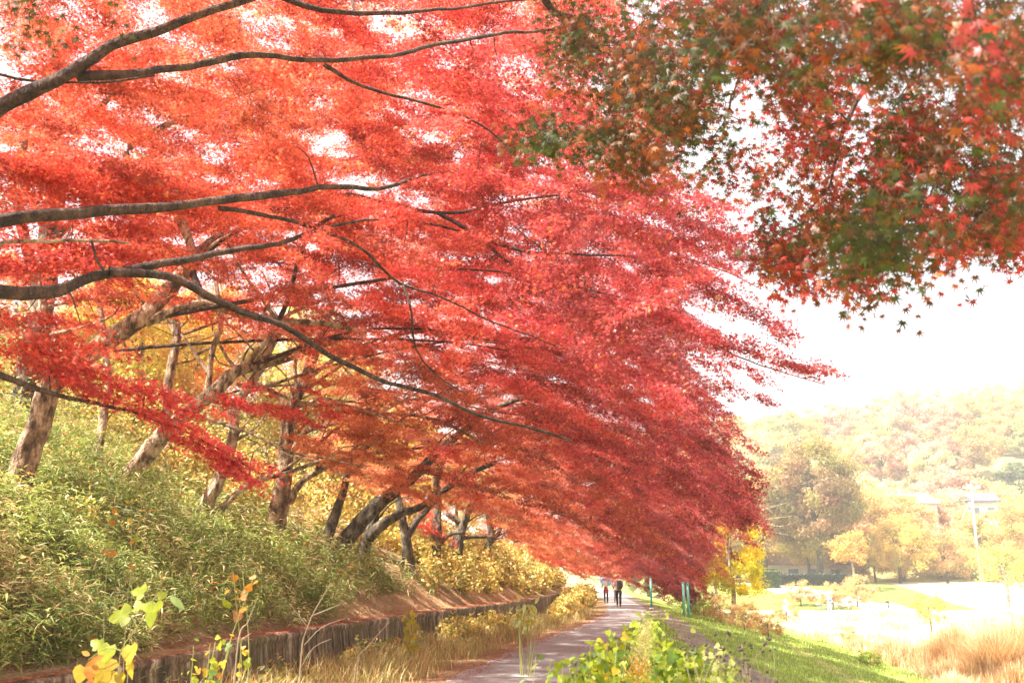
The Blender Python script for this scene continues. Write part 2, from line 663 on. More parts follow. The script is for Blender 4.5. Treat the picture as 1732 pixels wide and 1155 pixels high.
def frames(nrm, dirs):
    n = nrm / (np.linalg.norm(nrm, axis=1)[:, None] + 1e-9)
    d = dirs - (dirs * n).sum(1)[:, None] * n
    d /= np.linalg.norm(d, axis=1)[:, None] + 1e-9
    s = np.cross(d, n)
    return s, d, n


def place(Vt, Ft, C, nrm, dirs, size):
    s, d, n = frames(nrm, dirs)
    V = C[:, None] + size[:, None, None] * (Vt[None, :, 0, None] * s[:, None] + Vt[None, :, 1, None] * d[:, None] + Vt[None, :, 2, None] * n[:, None])
    k = len(Vt)
    Fc = Ft[None] + (np.arange(len(C)) * k)[:, None, None]
    return V.reshape(-1, 3), Fc.reshape(-1, Ft.shape[1])


LV, LQ, LT = lobes('maple')
L7V, L7Q, _ = lobes('maple7')


def leaf_mesh(name, C, nrm, dirs, size, colr, mat_, parent, lod):
    if lod == 0:
        V, Fc = place(L7V, L7Q, C, nrm, dirs, size)
        k = len(L7Q)
    elif lod == 1:
        V, Fc = place(LV, LQ, C, nrm, dirs, size)
        k = len(LQ)
    elif lod == 2:
        V, Fc = place(LV[1:], LT - 1, C, nrm, dirs, size)
        k = len(LT)
    else:
        T = np.array([(-.5, -.3, 0), (.1, -.5, .1), (.6, .1, -.1), (.2, .75, 0), (-.45, .4, .1), (0, 0, 0)])
        Ft = np.array([(5, 0, 1), (5, 2, 3), (5, 4, 0)])
        V, Fc = place(T, Ft, C, nrm, dirs, size)
        k = 3
    return mesh_np(name, V, Fc, mat_, parent, np.repeat(colr, k, 0))


def pad_leaves(C, rx, ry, th, tilt_dir, tilt, n, g):
    """a flat spray of leaves: local points -> world."""
    a = g.random(n) * 2 * math.pi
    rr = np.sqrt(g.random(n)) * (1 + .25 * np.sin(a * 3 + g.random() * 6) + .15 * np.sin(a * 7 + g.random() * 6))
    u = rr * np.cos(a) * rx
    v = rr * np.sin(a) * ry
    m = max(4, n // 16)
    k = g.integers(0, m, n)              # leaves gather on the side twigs of the spray
    u = u[k] * .86 + g.normal(0, .05 + .05 * rx, n)
    v = v[k] * .86 + g.normal(0, .05 + .05 * ry, n)
    rr = rr[k]
    w = g.normal(0, th * .55, m)[k] + g.normal(0, th * .35, n) - .25 * (rr ** 2) * min(rx, ry)
    td = np.array([math.cos(tilt_dir), math.sin(tilt_dir), 0])
    ax = td * math.cos(tilt) - np.array([0, 0, 1]) * math.sin(tilt)
    sd_ = np.array([-td[1], td[0], 0])
    up = np.cross(ax, sd_)
    p = C + u[:, None] * ax + v[:, None] * sd_ + w[:, None] * up
    nr = up[None] + g.normal(0, .55, (n, 3))
    di = (u / rx)[:, None] * ax + (v / ry)[:, None] * sd_ + g.normal(0, .45, (n, 3)) + np.array([0, 0, -.35])
    return p, nr, di, (g.normal(0, 1, m)[k])


def inpoly(px, py, poly):
    px, py = np.asarray(px), np.asarray(py)
    inside = np.zeros(px.shape, bool)
    j = len(poly) - 1
    for i in range(len(poly)):
        xi, yi = poly[i]
        xj, yj = poly[j]
        c = ((yi > py) != (yj > py)) & (px < (xj - xi) * (py - yi) / (yj - yi + 1e-9) + xi)
        inside ^= c
        j = i
    return inside


RED = np.array([.66, .095, .085])
ORG = np.array([.78, .32, .15])
ORR = np.array([.73, .16, .09])
CRI = np.array([.54, .1, .12])
MAR = np.array([.38, .08, .085])


def canopy_colour(px, py, g):
    """colour of the leaves of one spray: trees differ, shade of the outer crown is put into crimson and maroon"""
    a = np.array([
        # px, py, spread, colour idx
    ])
    w = []
    cs = [RED, ORR, ORG, CRI, MAR]
    def G_(x, y, s): return math.exp(-(((px - x) / s) ** 2 + ((py - y) / s) ** 2))
    w.append(.35 + G_(850, 500, 350) + G_(300, 750, 150) * 1.5)
    w.append(G_(150, 300, 330) * 2.2 + G_(550, 450, 250) * .8)
    w.append(G_(700, 850, 200) * 2.2 + G_(550, 700, 140) * 1.6 + G_(350, 160, 200) * .7 + G_(950, 860, 120))
    w.append(G_(1100, 420, 280) * 2.0 + G_(1250, 600, 220) * 2.0 + G_(1150, 780, 180) * 1.2)
    w.append(G_(1150, 930, 110) * 2.4 + G_(1150, 330, 150) * .5)
    w = np.array(w)
    w = w * (.4 + g.random(5) * 1.2)
    w = w ** 1.6
    w /= w.sum()
    return sum(wi * ci for wi, ci in zip(w, cs))


def jitter_cols(base, n, g, amt=.22):
    b = np.repeat(base[None], n, 0)
    k = g.random(n)[:, None]
    b = b * (1 + g.normal(0, amt, (n, 1)))
    yel = np.array([.8, .33, .08])
    b = np.where(k > .93, b * .4 + yel * .6, b)
    dk = np.array([.3, .03, .04])
    b = np.where(k < .08, b * .4 + dk * .6, b)
    return np.clip(b, .01, .95)


ENV = [(-400, -500), (1200, -500), (1140, 60), (1150, 250), (1190, 320), (1260, 375), (1290, 430), (1200, 445), (1195, 480), (1280, 505), (1340, 560), (1425, 640),
       (1340, 650), (1330, 705), (1290, 720), (1200, 685), (1200, 730), (1250, 790), (1275, 850), (1215, 890), (1180, 940), (1160, 1000), (1080, 1000), (1060, 975),
       (1000, 975), (930, 945), (860, 915), (790, 890), (740, 865), (680, 840), (610, 820), (545, 800), (520, 740), (600, 690), (590, 640), (555, 560), (350, 530), (250, 520), (130, 590), (0, 600), (-400, 620)]
GAPS = [[(810, 85), (900, 75), (950, 120), (930, 145), (840, 130)]]


T0_REF = {}


class Tree:
    def __init__(s, name, base, label, group, bark=None, cat='maple tree'):
        s.root = empty(name, base, label, cat, group)
        s.base = np.array(base, float)
        s.bark = bark or M_BARK
        s.skel = []      # limb sample points
        s.srad = []
        s.pads = []
        s.tw = []

    def limb(s, pts, r0, r1, name='limb', n=10, step=.12, jit=.2, bark=None, mids=None):
        k = len(pts)
        if s is T0_REF.get('t') and name == 'limb':
            r0, r1 = r0 * .8, r1 * .8
        rr = [r0 + (r1 - r0) * (i / (k - 1)) ** .85 for i in range(k)]
        p, r = spline(pts, rr, step)
        g = np.random.default_rng(int(abs(p[0][0] * 1000 + p[-1][1] * 77)) % 99991)
        if len(p) > 4:
            wob = np.cumsum(g.normal(0, .006, p.shape), 0)
            wob -= np.linspace(0, 1, len(p))[:, None] * wob[-1]
            p = p + wob
        if name == 'trunk':     # root flare
            dz = np.clip(1 - np.linalg.norm(p - p[0], axis=1) / .6, 0, 1)
            r = r * (1 + .45 * dz ** 2)
        v, f = tube_np(p, r, n, jit, int(g.integers(9999)))
        b = MB()
        b.add(v, [tuple(q) for q in f])
        b.f.append(tuple(len(v) - n + i for i in range(n)))
        b.build(name, bark or s.bark, s.root)
        s.skel.append(p)
        s.srad.append(r)
        return p

    def twig_to(s, c, g, end_r=.004):
        sk_, sr = np.vstack(s.skel), np.concatenate(s.srad)
        d = np.linalg.norm(sk_ - c, axis=1) + np.where(sk_[:, 2] > c[2] + .6, .5, 0)
        k = int(np.argmin(d))
        a = sk_[k]
        dist = d[k]
        if dist > 3.2 or dist < .1:
            return
        mid = (a + c) / 2 + np.array([0, 0, .12 * dist]) + g.normal(0, .07 * dist, 3)
        q1 = a * .7 + mid * .3 + g.normal(0, .03 * dist, 3)
        r0 = min(sr[k] * .6, .008 + .009 * dist)
        p, r = spline([a, q1, mid, c], [r0, r0 * .8, r0 * .55, end_r], .16)
        s.tw.append((p, r))
        s.skel.append(p[len(p) // 2:])
        s.srad.append(r[len(p) // 2:])

    def finish(s, lod, leaf, per_pad_density, g):
        # sprays nearest the limbs first so that twigs chain outward
        if s.skel and s.pads:
            sk_ = np.vstack(s.skel)
            s.pads.sort(key=lambda q: float(np.min(np.linalg.norm(sk_ - q[0], axis=1))))
        Cs, Ns, Ds, Ks = [], [], [], []
        for (c, rx, ry, td, tl, dens, colr) in s.pads:
            n = max(6, int(dens * per_pad_density * rx * ry * math.pi))
            p, nr, di, ck = pad_leaves(c, rx, ry, .03 + .1 * min(rx, ry), td, tl, n, g)
            Cs.append(p); Ns.append(nr); Ds.append(di)
            Ks.append(np.clip(jitter_cols(colr, n, g) * np.clip(1 + .2 * ck[:, None], .5, 1.5) * (1 + .06 * np.array([0, 1, .3])[None] * ck[:, None]), .01, .9))
            if s.skel:
                s.twig_to(c, g)
                if g.random() < .7:
                    ang = g.random() * 6.28
                    e = c + np.array([math.cos(ang) * rx * .7, math.sin(ang) * ry * .7, -.05])
                    s.twig_to(e, g, .002)
        if Cs:
            C = np.vstack(Cs)
            leaf_mesh('crown', C, np.vstack(Ns), np.vstack(Ds), leaf * g.uniform(.5, 1.3, len(C)), np.vstack(Ks), M_LEAF, s.root, lod)
        if s.tw:
            Vs, Fs, b = [], [], 0
            for p, r in s.tw:
                v, f = tube_np(p, r, 5)
                Vs.append(v); Fs.append(f + b); b += len(v)
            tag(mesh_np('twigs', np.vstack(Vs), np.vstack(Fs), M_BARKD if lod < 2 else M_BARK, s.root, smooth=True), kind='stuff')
        return s


def PP(lst, Y=None):
    """pixel strokes -> points; entries (px,py) with common Y or (px,py,Y)"""
    return [P(q[0], q[1], q[2] if len(q) > 2 else Y) for q in lst]


MAPGRP = 'red maples in a row along the bank above the path'
trees = []

# --- the near maple whose trunk stands outside the frame on the left
b0 = np.array([-6.6, 6.2, float(H(-6.6, 6.2)) - .1])
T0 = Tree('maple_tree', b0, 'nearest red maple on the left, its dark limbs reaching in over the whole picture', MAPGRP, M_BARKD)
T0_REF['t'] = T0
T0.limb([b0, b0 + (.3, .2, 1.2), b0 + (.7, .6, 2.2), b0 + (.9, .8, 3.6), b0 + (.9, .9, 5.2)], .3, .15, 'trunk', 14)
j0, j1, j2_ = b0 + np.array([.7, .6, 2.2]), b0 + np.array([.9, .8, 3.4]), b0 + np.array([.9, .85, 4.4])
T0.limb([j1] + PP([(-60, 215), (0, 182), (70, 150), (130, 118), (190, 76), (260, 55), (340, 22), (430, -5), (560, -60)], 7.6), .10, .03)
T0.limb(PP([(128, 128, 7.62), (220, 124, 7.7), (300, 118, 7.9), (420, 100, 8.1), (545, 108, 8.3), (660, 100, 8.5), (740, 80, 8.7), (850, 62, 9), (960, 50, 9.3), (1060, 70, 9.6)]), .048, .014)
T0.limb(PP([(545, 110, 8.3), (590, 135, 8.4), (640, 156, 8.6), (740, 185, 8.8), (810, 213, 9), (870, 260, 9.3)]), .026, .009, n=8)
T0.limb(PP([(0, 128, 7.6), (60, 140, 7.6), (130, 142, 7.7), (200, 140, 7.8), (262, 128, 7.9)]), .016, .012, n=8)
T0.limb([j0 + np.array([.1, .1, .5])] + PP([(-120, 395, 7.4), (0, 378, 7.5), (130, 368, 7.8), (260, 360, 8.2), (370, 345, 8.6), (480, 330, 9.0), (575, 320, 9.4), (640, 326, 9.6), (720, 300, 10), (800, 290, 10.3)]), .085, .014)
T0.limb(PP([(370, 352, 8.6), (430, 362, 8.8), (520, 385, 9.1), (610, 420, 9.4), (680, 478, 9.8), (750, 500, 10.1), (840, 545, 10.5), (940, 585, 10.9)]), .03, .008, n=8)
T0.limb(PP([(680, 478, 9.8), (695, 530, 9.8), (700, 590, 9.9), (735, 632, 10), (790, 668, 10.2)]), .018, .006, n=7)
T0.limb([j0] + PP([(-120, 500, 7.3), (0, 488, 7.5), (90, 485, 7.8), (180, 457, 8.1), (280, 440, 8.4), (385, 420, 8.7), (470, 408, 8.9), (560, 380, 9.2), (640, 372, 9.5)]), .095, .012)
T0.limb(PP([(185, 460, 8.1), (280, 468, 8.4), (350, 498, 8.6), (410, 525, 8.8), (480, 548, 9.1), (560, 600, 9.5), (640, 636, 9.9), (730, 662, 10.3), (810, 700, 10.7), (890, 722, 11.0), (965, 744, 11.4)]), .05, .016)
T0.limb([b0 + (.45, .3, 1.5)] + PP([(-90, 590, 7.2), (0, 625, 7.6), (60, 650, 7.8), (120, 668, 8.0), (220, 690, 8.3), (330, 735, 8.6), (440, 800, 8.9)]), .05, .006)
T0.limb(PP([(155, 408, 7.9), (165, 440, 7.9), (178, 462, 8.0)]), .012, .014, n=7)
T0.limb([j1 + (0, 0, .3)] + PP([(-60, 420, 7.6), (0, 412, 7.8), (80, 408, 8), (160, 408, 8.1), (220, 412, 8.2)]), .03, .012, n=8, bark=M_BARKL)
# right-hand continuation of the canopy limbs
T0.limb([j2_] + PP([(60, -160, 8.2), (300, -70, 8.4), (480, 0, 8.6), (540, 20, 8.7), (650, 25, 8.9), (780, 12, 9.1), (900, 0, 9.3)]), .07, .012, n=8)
trees.append(T0)

# --- second near maple (tree A): trunk leaning across the left edge
def add_tree(px, py, label, strokes, bark=M_BARK, rad0=.2, name='maple_tree', group=MAPGRP, y0=8.0):
    b = hit(px, py, y0)
    b[2] -= .12
    T = Tree(name, b, label, group, bark)
    T.Y = b[1]
    for k, st in enumerate(strokes):
        pts, r0, r1 = st[0], st[1], st[2]
        w = []
        for q in pts:
            dy = q[2] if len(q) > 2 else 0
            w.append(P(q[0], q[1], b[1] + dy))
        if k == 0:
            w = [b] + w
        T.limb(w, r0, r1, 'trunk' if k == 0 else 'limb', 14 if k == 0 else 10, bark=(st[3] if len(st) > 3 else None))
    trees.append(T)
    return T


TA = add_tree(22, 850, 'maple with thick pinkish trunk leaning right at the left edge of the picture',
     [([(40, 780), (66, 710), (88, 650), (140, 608), (200, 568), (250, 530), (290, 488, .3), (330, 440, .5), (370, 400, 1)], .20, .10),
      ([(245, 545, 0), (300, 525, .1), (345, 515, .2), (400, 530, .3), (470, 545, .4), (535, 546, .5), (620, 560, 1)], .085, .04, M_BARKL),
      ([(120, 625), (90, 590), (75, 565), (40, 500, .5)], .055, .03, M_BARKL),
      ([(330, 440, .5), (300, 360, .8), (215, 268, 1), (280, 212, 1.2), (340, 190, 1.4), (405, 160, 1.6), (500, 140, 2)], .075, .03, M_BARKL),
      ([(88, 650), (60, 480, .5), (30, 330, .8), (45, 220, 1), (65, 150, 1.2), (120, 60, 1.5)], .1, .05),
      ([(30, 330, .8), (80, 240, 1.0), (140, 200, 1.1), (195, 155, 1.2), (260, 90, 1.6)], .07, .04),
      ([(345, 515, .2), (330, 440, .5), (420, 380, .9), (560, 330, 1.2), (740, 360, 1.4), (860, 340, 1.6), (990, 323, 1.8), (1090, 312, 2.0)], .06, .012, M_BARKD),
      ([(740, 360, 1.4), (810, 403, 1.2), (870, 450, 1.0), (960, 490, .9), (1060, 522, .7), (1180, 572, .5), (1290, 620, .4), (1395, 650, .3)], .036, .006, M_BARKD),
      ([(790, 395, 1.3), (880, 425, 1.3), (960, 430, 1.3), (1060, 432, 1.2), (1160, 437, 1.2), (1230, 460, 1.1), (1290, 490, 1)], .026, .006, M_BARKD),
      ([(830, 352, 1.6), (920, 425, 1.4), (1000, 490, 1.3), (1060, 560, 1.2)], .016, .006, M_BARKD),
      ([(1000, 328, 1.8), (1090, 348, 1.7), (1180, 356, 1.6), (1240, 340, 1.6), (1275, 315, 1.5)], .012, .003, M_BARKD),
      ], M_BARK)
TB = add_tree(195, 838, 'maple with pale mottled trunk leaning right in the bamboo grass, second in the row',
     [([(230, 790), (275, 735), (325, 690), (375, 650), (400, 625), (450, 612, .2), (520, 590, .3), (600, 560, .5)], .20, .07),
      ([(194, 842, .05), (182, 805, .15), (166, 760, .3), (176, 700, .4), (182, 640, .5), (170, 520, .7), (165, 440, 1)], .1, .05, M_BARKL),
      ([(345, 680), (352, 640), (358, 590), (372, 545), (365, 470, .3)], .07, .04, M_BARKL),
      ([(352, 630), (325, 590), (305, 565)], .04, .02, M_BARKL),
      ([(385, 640), (425, 605), (455, 570), (490, 530, .4), (560, 500, .8)], .075, .03, M_BARKL),
      ([(400, 650), (450, 660, .3), (520, 685, .5), (600, 690, .8), (690, 720, 1.2)], .04, .018, M_BARKL),
      ([(330, 700), (420, 730, -.3), (480, 760, -.4), (530, 772, -.4), (620, 790, -.2)], .035, .012)], M_BARKL)
TB2 = add_tree(285, 792, 'upright maple with rough mottled trunk standing behind the leaning pale one',
     [([(288, 740), (282, 680), (290, 620), (300, 560), (290, 510), (310, 430)], .14, .09)], M_BARK, y0=17)
TC = add_tree(348, 905, 'maple with twisted pale trunk and a low fork, third in the row',
     [([(350, 860), (375, 805), (395, 740), (400, 690, .2), (440, 620, .4), (480, 540, .8)], .17, .07),
      ([(362, 872), (400, 835), (430, 815), (480, 800), (540, 780, .3)], .075, .04, M_BARKL)], M_BARKL)
TD = add_tree(463, 915, 'straight maple with tan trunk dividing into many pale limbs, fourth in the row',
     [([(470, 860), (480, 800), (485, 745), (492, 690), (515, 640), (535, 590, .3), (560, 520, .5)], .23, .09),
      ([(488, 850), (510, 815), (560, 785), (610, 770, .3), (690, 760, .8)], .09, .04),
      ([(484, 780), (520, 730, -.2), (570, 715, -.3), (640, 700, -.4), (740, 710, -.5), (820, 750, -.6)], .07, .03, M_BARKL),
      ([(492, 700), (460, 660), (420, 640), (390, 610), (360, 560)], .06, .03, M_BARKL),
      ([(500, 670), (500, 610), (515, 560), (500, 520)], .05, .03, M_BARKL),
      ([(510, 650), (560, 610), (600, 590), (650, 570), (700, 560)], .06, .025, M_BARKL),
      ([(500, 690), (545, 675), (590, 680), (660, 690)], .05, .02, M_BARKL)], M_BARK)
TE = add_tree(558, 940, 'dark maple with two thick stems splayed apart at the base, fifth in the row',
     [([(590, 905), (630, 860), (668, 830), (715, 790), (770, 740, .3), (840, 690, .6), (930, 660, .9)], .24, .05),
      ([(552, 915), (572, 860), (585, 820), (600, 760), (640, 690, .4)], .15, .04)], M_BARKG)
TF = add_tree(608, 955, 'dark maple with low limb bending right, sixth in the row',
     [([(618, 915), (640, 890), (675, 868), (710, 856), (770, 815), (840, 780)], .2, .05),
      ([(622, 908), (630, 880), (650, 840)], .12, .07)], M_BARKG)
TG = add_tree(692, 965, 'slim forked maple with brown trunk, seventh in the row',
     [([(688, 930), (684, 890), (676, 850), (670, 800), (690, 740)], .2, .06),
      ([(690, 905), (705, 880), (722, 862), (750, 830)], .12, .07)], M_BARKG)
TH = add_tree(736, 968, 'maple trunk rising straight behind a low red spray, eighth in the row',
     [([(737, 930), (740, 890), (742, 850), (740, 800), (770, 750)], .22, .07),
      ([(740, 925), (760, 905), (785, 900)], .08, .05)], M_BARKG)
TI = add_tree(770, 966, 'stout dark maple with short crooked limbs to both sides, ninth in the row',
     [([(774, 935), (778, 905), (786, 884), (800, 850), (840, 800)], .28, .08),
      ([(786, 884), (768, 876), (755, 868)], .12, .07),
      ([(776, 912), (800, 908), (838, 908)], .08, .05)], M_BARKG)
TJ = add_tree(820, 955, 'thin leaning maple among yellow shrubs, tenth in the row',
     [([(824, 930), (832, 905), (826, 870)], .2, .12), ([(830, 915), (842, 905), (850, 880)], .12, .07)], M_BARKG)
TK = add_tree(868, 955, 'far maple trunk half hidden by yellow shrubs, eleventh in the row',
     [([(870, 935), (876, 905), (880, 870)], .22, .12)], M_BARKG)
# maples farther down the row
for k, (Y, L, lab) in enumerate([(62, -5.3, 'distant maple at the bend of the path, twelfth in the row'), (70, -5.0, 'distant maple beyond the walkers, thirteenth in the row'), (82, -5.2, 'farthest maple at the end of the row'),
                                 (60, 3.9, 'dark maroon maple on the right of the path drooping near the green posts')]):
    x = float(cx(Y)) + L
    b = np.array([x, Y, float(H(x, Y)) - .1])
    T = Tree('maple_tree', b, lab, MAPGRP, M_BARKG)
    s_ = 1 if L < 0 else -1
    T.limb([b, b + (.2, 0, 1.0), b + (.3 * s_, 0, 2.2), b + (1.0 * s_, 0, 3.6), b + (1.8 * s_, .2, 5.0)], .22, .1, 'trunk', 10, step=.3)
    T.limb([b + (.3 * s_, 0, 2.0), b + (-.6 * s_, .3, 3.2), b + (-1.6 * s_, .3, 4.4)], .12, .06, step=.3)
    T.Y = Y
    trees.append(T)

T0.Y = 7.5
TSIDE = trees[-1]
# tangle of thinner bare branches above the trunks
gt = np.random.default_rng(63)
for T, nn_, len_ in [(TA, 9, 1.5), (TB, 14, 1.6), (TB2, 9, 1.6), (TC, 10, 1.5), (TD, 16, 1.8), (TE, 7, 1.8), (TF, 4, 1.5), (TG, 4, 1.5), (TI, 4, 1.5)]:
    allp = np.vstack(T.skel)
    cand = allp[(allp[:, 2] > T.base[2] + 1.0) & (allp[:, 2] < T.base[2] + 4.2) & (proj(allp)[0] < (560 if T is TA else 960))]
    for q in range(nn_):
        a = cand[int(gt.integers(len(cand)))]
        th = gt.uniform(-.9, 1.4)
        d = np.array([math.cos(th) * gt.choice([-.6, 1, 1]), gt.normal(0, .5), gt.uniform(.3, 1.1)])
        d /= np.linalg.norm(d)
        l_ = len_ * gt.uniform(.5, 1.3)
        e = a + d * l_ + [0, 0, -.1 * l_]
        m = a + d * l_ * .45 + gt.normal(0, .12, 3)
        T.limb([a, m, e], .028 * gt.uniform(.6, 1.4), .007, n=7, step=.12, bark=M_BARKL if T.Y < 21 else None, name='branch')
# generic limbs reaching out over the path from each trunk
gl = np.random.default_rng(21)
for T in trees:
    if T is T0 or T is TSIDE:
        continue
    tops = [p[int(len(p) * .6)] for p in T.skel[:2]]
    L0 = T.base[0] - float(cx(T.Y))
    for q in range(2 if T.Y < 26 else 1):
        a = tops[q % len(tops)]
        yo = gl.uniform(-2.2, 2.2)
        Lr = gl.uniform(.5, 4.6)
        ye = T.Y + yo
        xe = float(cx(ye)) + Lr
        ze = np.interp(Lr, [-4, 0, 5.5], [6.4, 5.6, 4.0]) + gl.uniform(0, 1.6)
        e = np.array([xe, ye, ze])
        m1 = a * .7 + e * .3 + np.array([0, 0, .8]) + gl.normal(0, .35, 3)
        m2 = a * .35 + e * .65 + np.array([0, 0, .7]) + gl.normal(0, .35, 3)
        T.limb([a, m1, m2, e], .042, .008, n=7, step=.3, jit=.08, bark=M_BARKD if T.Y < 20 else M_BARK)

# --- sprays of the shared canopy
gp = np.random.default_rng(5)
TY = np.array([t.Y for t in trees])


def z_low(L, Y):
    z = np.interp(L, [-12, -6, -3, 0, 2, 4, 5.5], [8.2, 6.0, 5.3, 4.7, 4.1, 3.3, 2.7])
    return z - np.interp(Y, [8, 15, 22, 35, 60], [0, .2, 1.3, 1.9, 2.5])


def z_top(L, Y):
    return np.interp(L, [-12, -6, -2, 1, 4, 5.8], [14, 14, 13.4, 12, 8.2, 4.6]) - np.interp(Y, [8, 30, 60], [0, .3, 1.2])


def add_pad(T, c, rx, ry, td, tl, dens, colr=None):
    if colr is None:
        px, py = proj(c)
        colr = canopy_colour(float(px), float(py), gp)
    T.pads.append((np.asarray(c, float), rx, ry, td, tl, dens, colr))


def nearest_tree(Y, L):
    k = np.argmin(np.abs(TY[:-1] - Y) + .01 * np.arange(len(TY) - 1))
    return trees[k]


def bough(T, c, ang, length, width, tilt, droop, dens, colr):
    """one flat bough: a chain of overlapping sprays that droops towards its tip"""
    k = max(2, int(length / (width * .75)))
    d = np.array([math.cos(ang), math.sin(ang), 0])
    sd_ = np.array([-d[1], d[0], 0])
    for q in range(k):
        t = (q + .5) / k - .5
        w_ = width * (1 - .55 * (t + .5) ** 2) * gp.uniform(.8, 1.2)
        p = np.asarray(c) + d * t * length + sd_ * gp.normal(0, .22 * width)
        p[2] += -tilt * t * length - droop * (t + .5) ** 2 * length + gp.normal(0, .05)
        add_pad(T, p, w_ * 1.1, w_ * .8, ang + gp.normal(0, .3), tilt + droop * (t + .5) + gp.normal(0, .05), dens, colr)


allb = []
for (Ya, Yb, nb, lo, hi, wlo, whi, dz) in [(8.7, 10.5, 70, .9, 1.6, .26, .4, .36), (10.5, 14, 150, 1.1, 2.2, .3, .46, .42), (14, 20, 250, 1.4, 2.8, .36, .56, .5), (20, 30, 270, 1.6, 3.2, .45, .7, .55), (30, 45, 200, 2.0, 3.6, .6, .95, .65), (45, 80, 220, 2.4, 4.2, .8, 1.3, .8)]:
    made = 0
    tries = 0
    while made < nb and tries < nb * 60:
        tries += 1
        Y = gp.uniform(Ya, Yb)
        L = gp.uniform(-10 if Y < 45 else -7, 5.6)
        x = float(cx(Y)) + L
        zl, zt = z_low(L, Y), z_top(L, Y)
        if zt <= zl or (L < -4.4 and gp.random() < .62 + .06 * (-4.4 - L)):
            continue
        z = zl + (zt - zl) * gp.random() ** 1.25
        px, py = proj(np.array([x, Y, z]))
        if not (-300 < px < 1500 and -300 < py < 1020) or not inpoly(px, py, ENV):
            continue
        if any(inpoly(px, py, g_) for g_ in GAPS):
            continue
        if px > 1168 and 470 < py < 735:
            continue
        if any(abs(z - b[2]) < dz and abs(x - b[0]) < hi * .55 and abs(Y - b[1]) < hi * .5 for b in allb[-260:]):
            continue
        out = float(sstep(-4, 5, L))
        ang = gp.normal(-.15, 1.0 if L < 2.5 else .7) if L > -5.5 else gp.uniform(-3.1, 3.1)
        ln_, wd_ = gp.uniform(lo, hi), gp.uniform(wlo, whi)
        tip = np.array([x, Y, z]) + ln_ * .5 * np.array([math.cos(ang), math.sin(ang), -.4])
        tx, ty = proj(tip)
        if not inpoly(tx, ty, ENV):
            ln_ *= .55
        allb.append((x, Y, z))
        c0 = canopy_colour(float(px), float(py), gp) * gp.uniform(.5, 1.22)
        bough(nearest_tree(Y, L), (x, Y, z), ang, ln_, wd_, .05 + .3 * out, .12 + .2 * out + abs(gp.normal(0, .12)), gp.uniform(.8, 1.35), c0)
        made += 1
    print('boughs', Ya, Yb, made, tries)

# higher tops of the crowns behind, seen through the gaps of the nearer ones
ntop = 0
while ntop < 150:
    Y = gp.uniform(15, 36)
    L = gp.uniform(-9, 3.5)
    z = gp.uniform(8.5, 9 + .42 * Y)
    x = float(cx(Y)) + L
    px, py = proj(np.array([x, Y, z]))
    if not (-200 < px < 1010 and -250 < py < 430) or any(inpoly(px, py, g_) for g_ in GAPS):
        continue
    w4 = gp.dirichlet([1.2, 1.4, .9, .5])
    c0 = w4[0] * ORG + w4[1] * ORR + w4[2] * np.array([.8, .46, .22]) + w4[3] * CRI
    bough(nearest_tree(Y, L), (x, Y, z), gp.uniform(-3.1, 3.1), gp.uniform(1.6, 3), gp.uniform(.5, .8), .08, .15, gp.uniform(.8, 1.1), c0 * gp.uniform(.85, 1.15))
    ntop += 1

# sprays that make the outline: pixel strokes with depth, spread along the stroke
def stroke(T, pts, n, r, jit, dens=1.0, td=0.0, tl=.3, colr=None):
    pts = [P(*q) for q in pts]
    p, _ = spline(pts, [1] * len(pts), .05)
    for k in range(n):
        c = p[int((k + gp.random()) / n * (len(p) - 1))] + gp.normal(0, jit, 3)
        rr = r * gp.uniform(.7, 1.3)
        add_pad(T, c, rr * 1.4, rr * .8, td + gp.normal(0, .3), tl + gp.normal(0, .1), dens, colr)


# low hanging spray at the left
stroke(T0, [(110, 655, 8.0), (200, 675, 8.2), (290, 715, 8.5), (360, 755, 8.7), (455, 808, 8.9)], 26, .22, .09, 1.3, .1, .42, np.array([.68, .11, .1]))
stroke(T0, [(0, 560, 7.8), (80, 570, 8), (150, 590, 8.2)], 12, .3, .12, 1.1, 0, .2, np.array([.72, .15, .1]))
stroke(T0, [(0, 270, 9.4), (100, 300, 9.6), (220, 300, 9.9), (330, 330, 10.2)], 26, .4, .16, 1.2, 0, .1, np.array([.73, .15, .1]))
stroke(T0, [(0, 440, 9.3), (120, 440, 9.6), (260, 400, 10)], 14, .36, .14, 1.1, 0, .1, np.array([.68, .12, .1]))
for _ in range(150):  # unseen sprays above the frame, added to shade the left vine and bank
    q = np.array([gp.uniform(-8.5, -1.5), gp.uniform(2.0, 8.6), 0])
    q[2] = max(1.6 + .68 * q[1] + gp.uniform(.6, 2.0), gp.uniform(5.2, 7.5))
    add_pad(T0, q, gp.uniform(.5, .9), gp.uniform(.4, .6), gp.uniform(0, 6.3), .1, .5, RED)
for _ in range(90):  # more sprays beyond the left edge, added to shade the lower bank
    add_pad(T0, (gp.uniform(-12.5, -7.2), gp.uniform(6.0, 10.2), gp.uniform(6.2, 8.4)), gp.uniform(.5, .9), gp.uniform(.4, .6), gp.uniform(0, 6.3), .1, .6, RED)
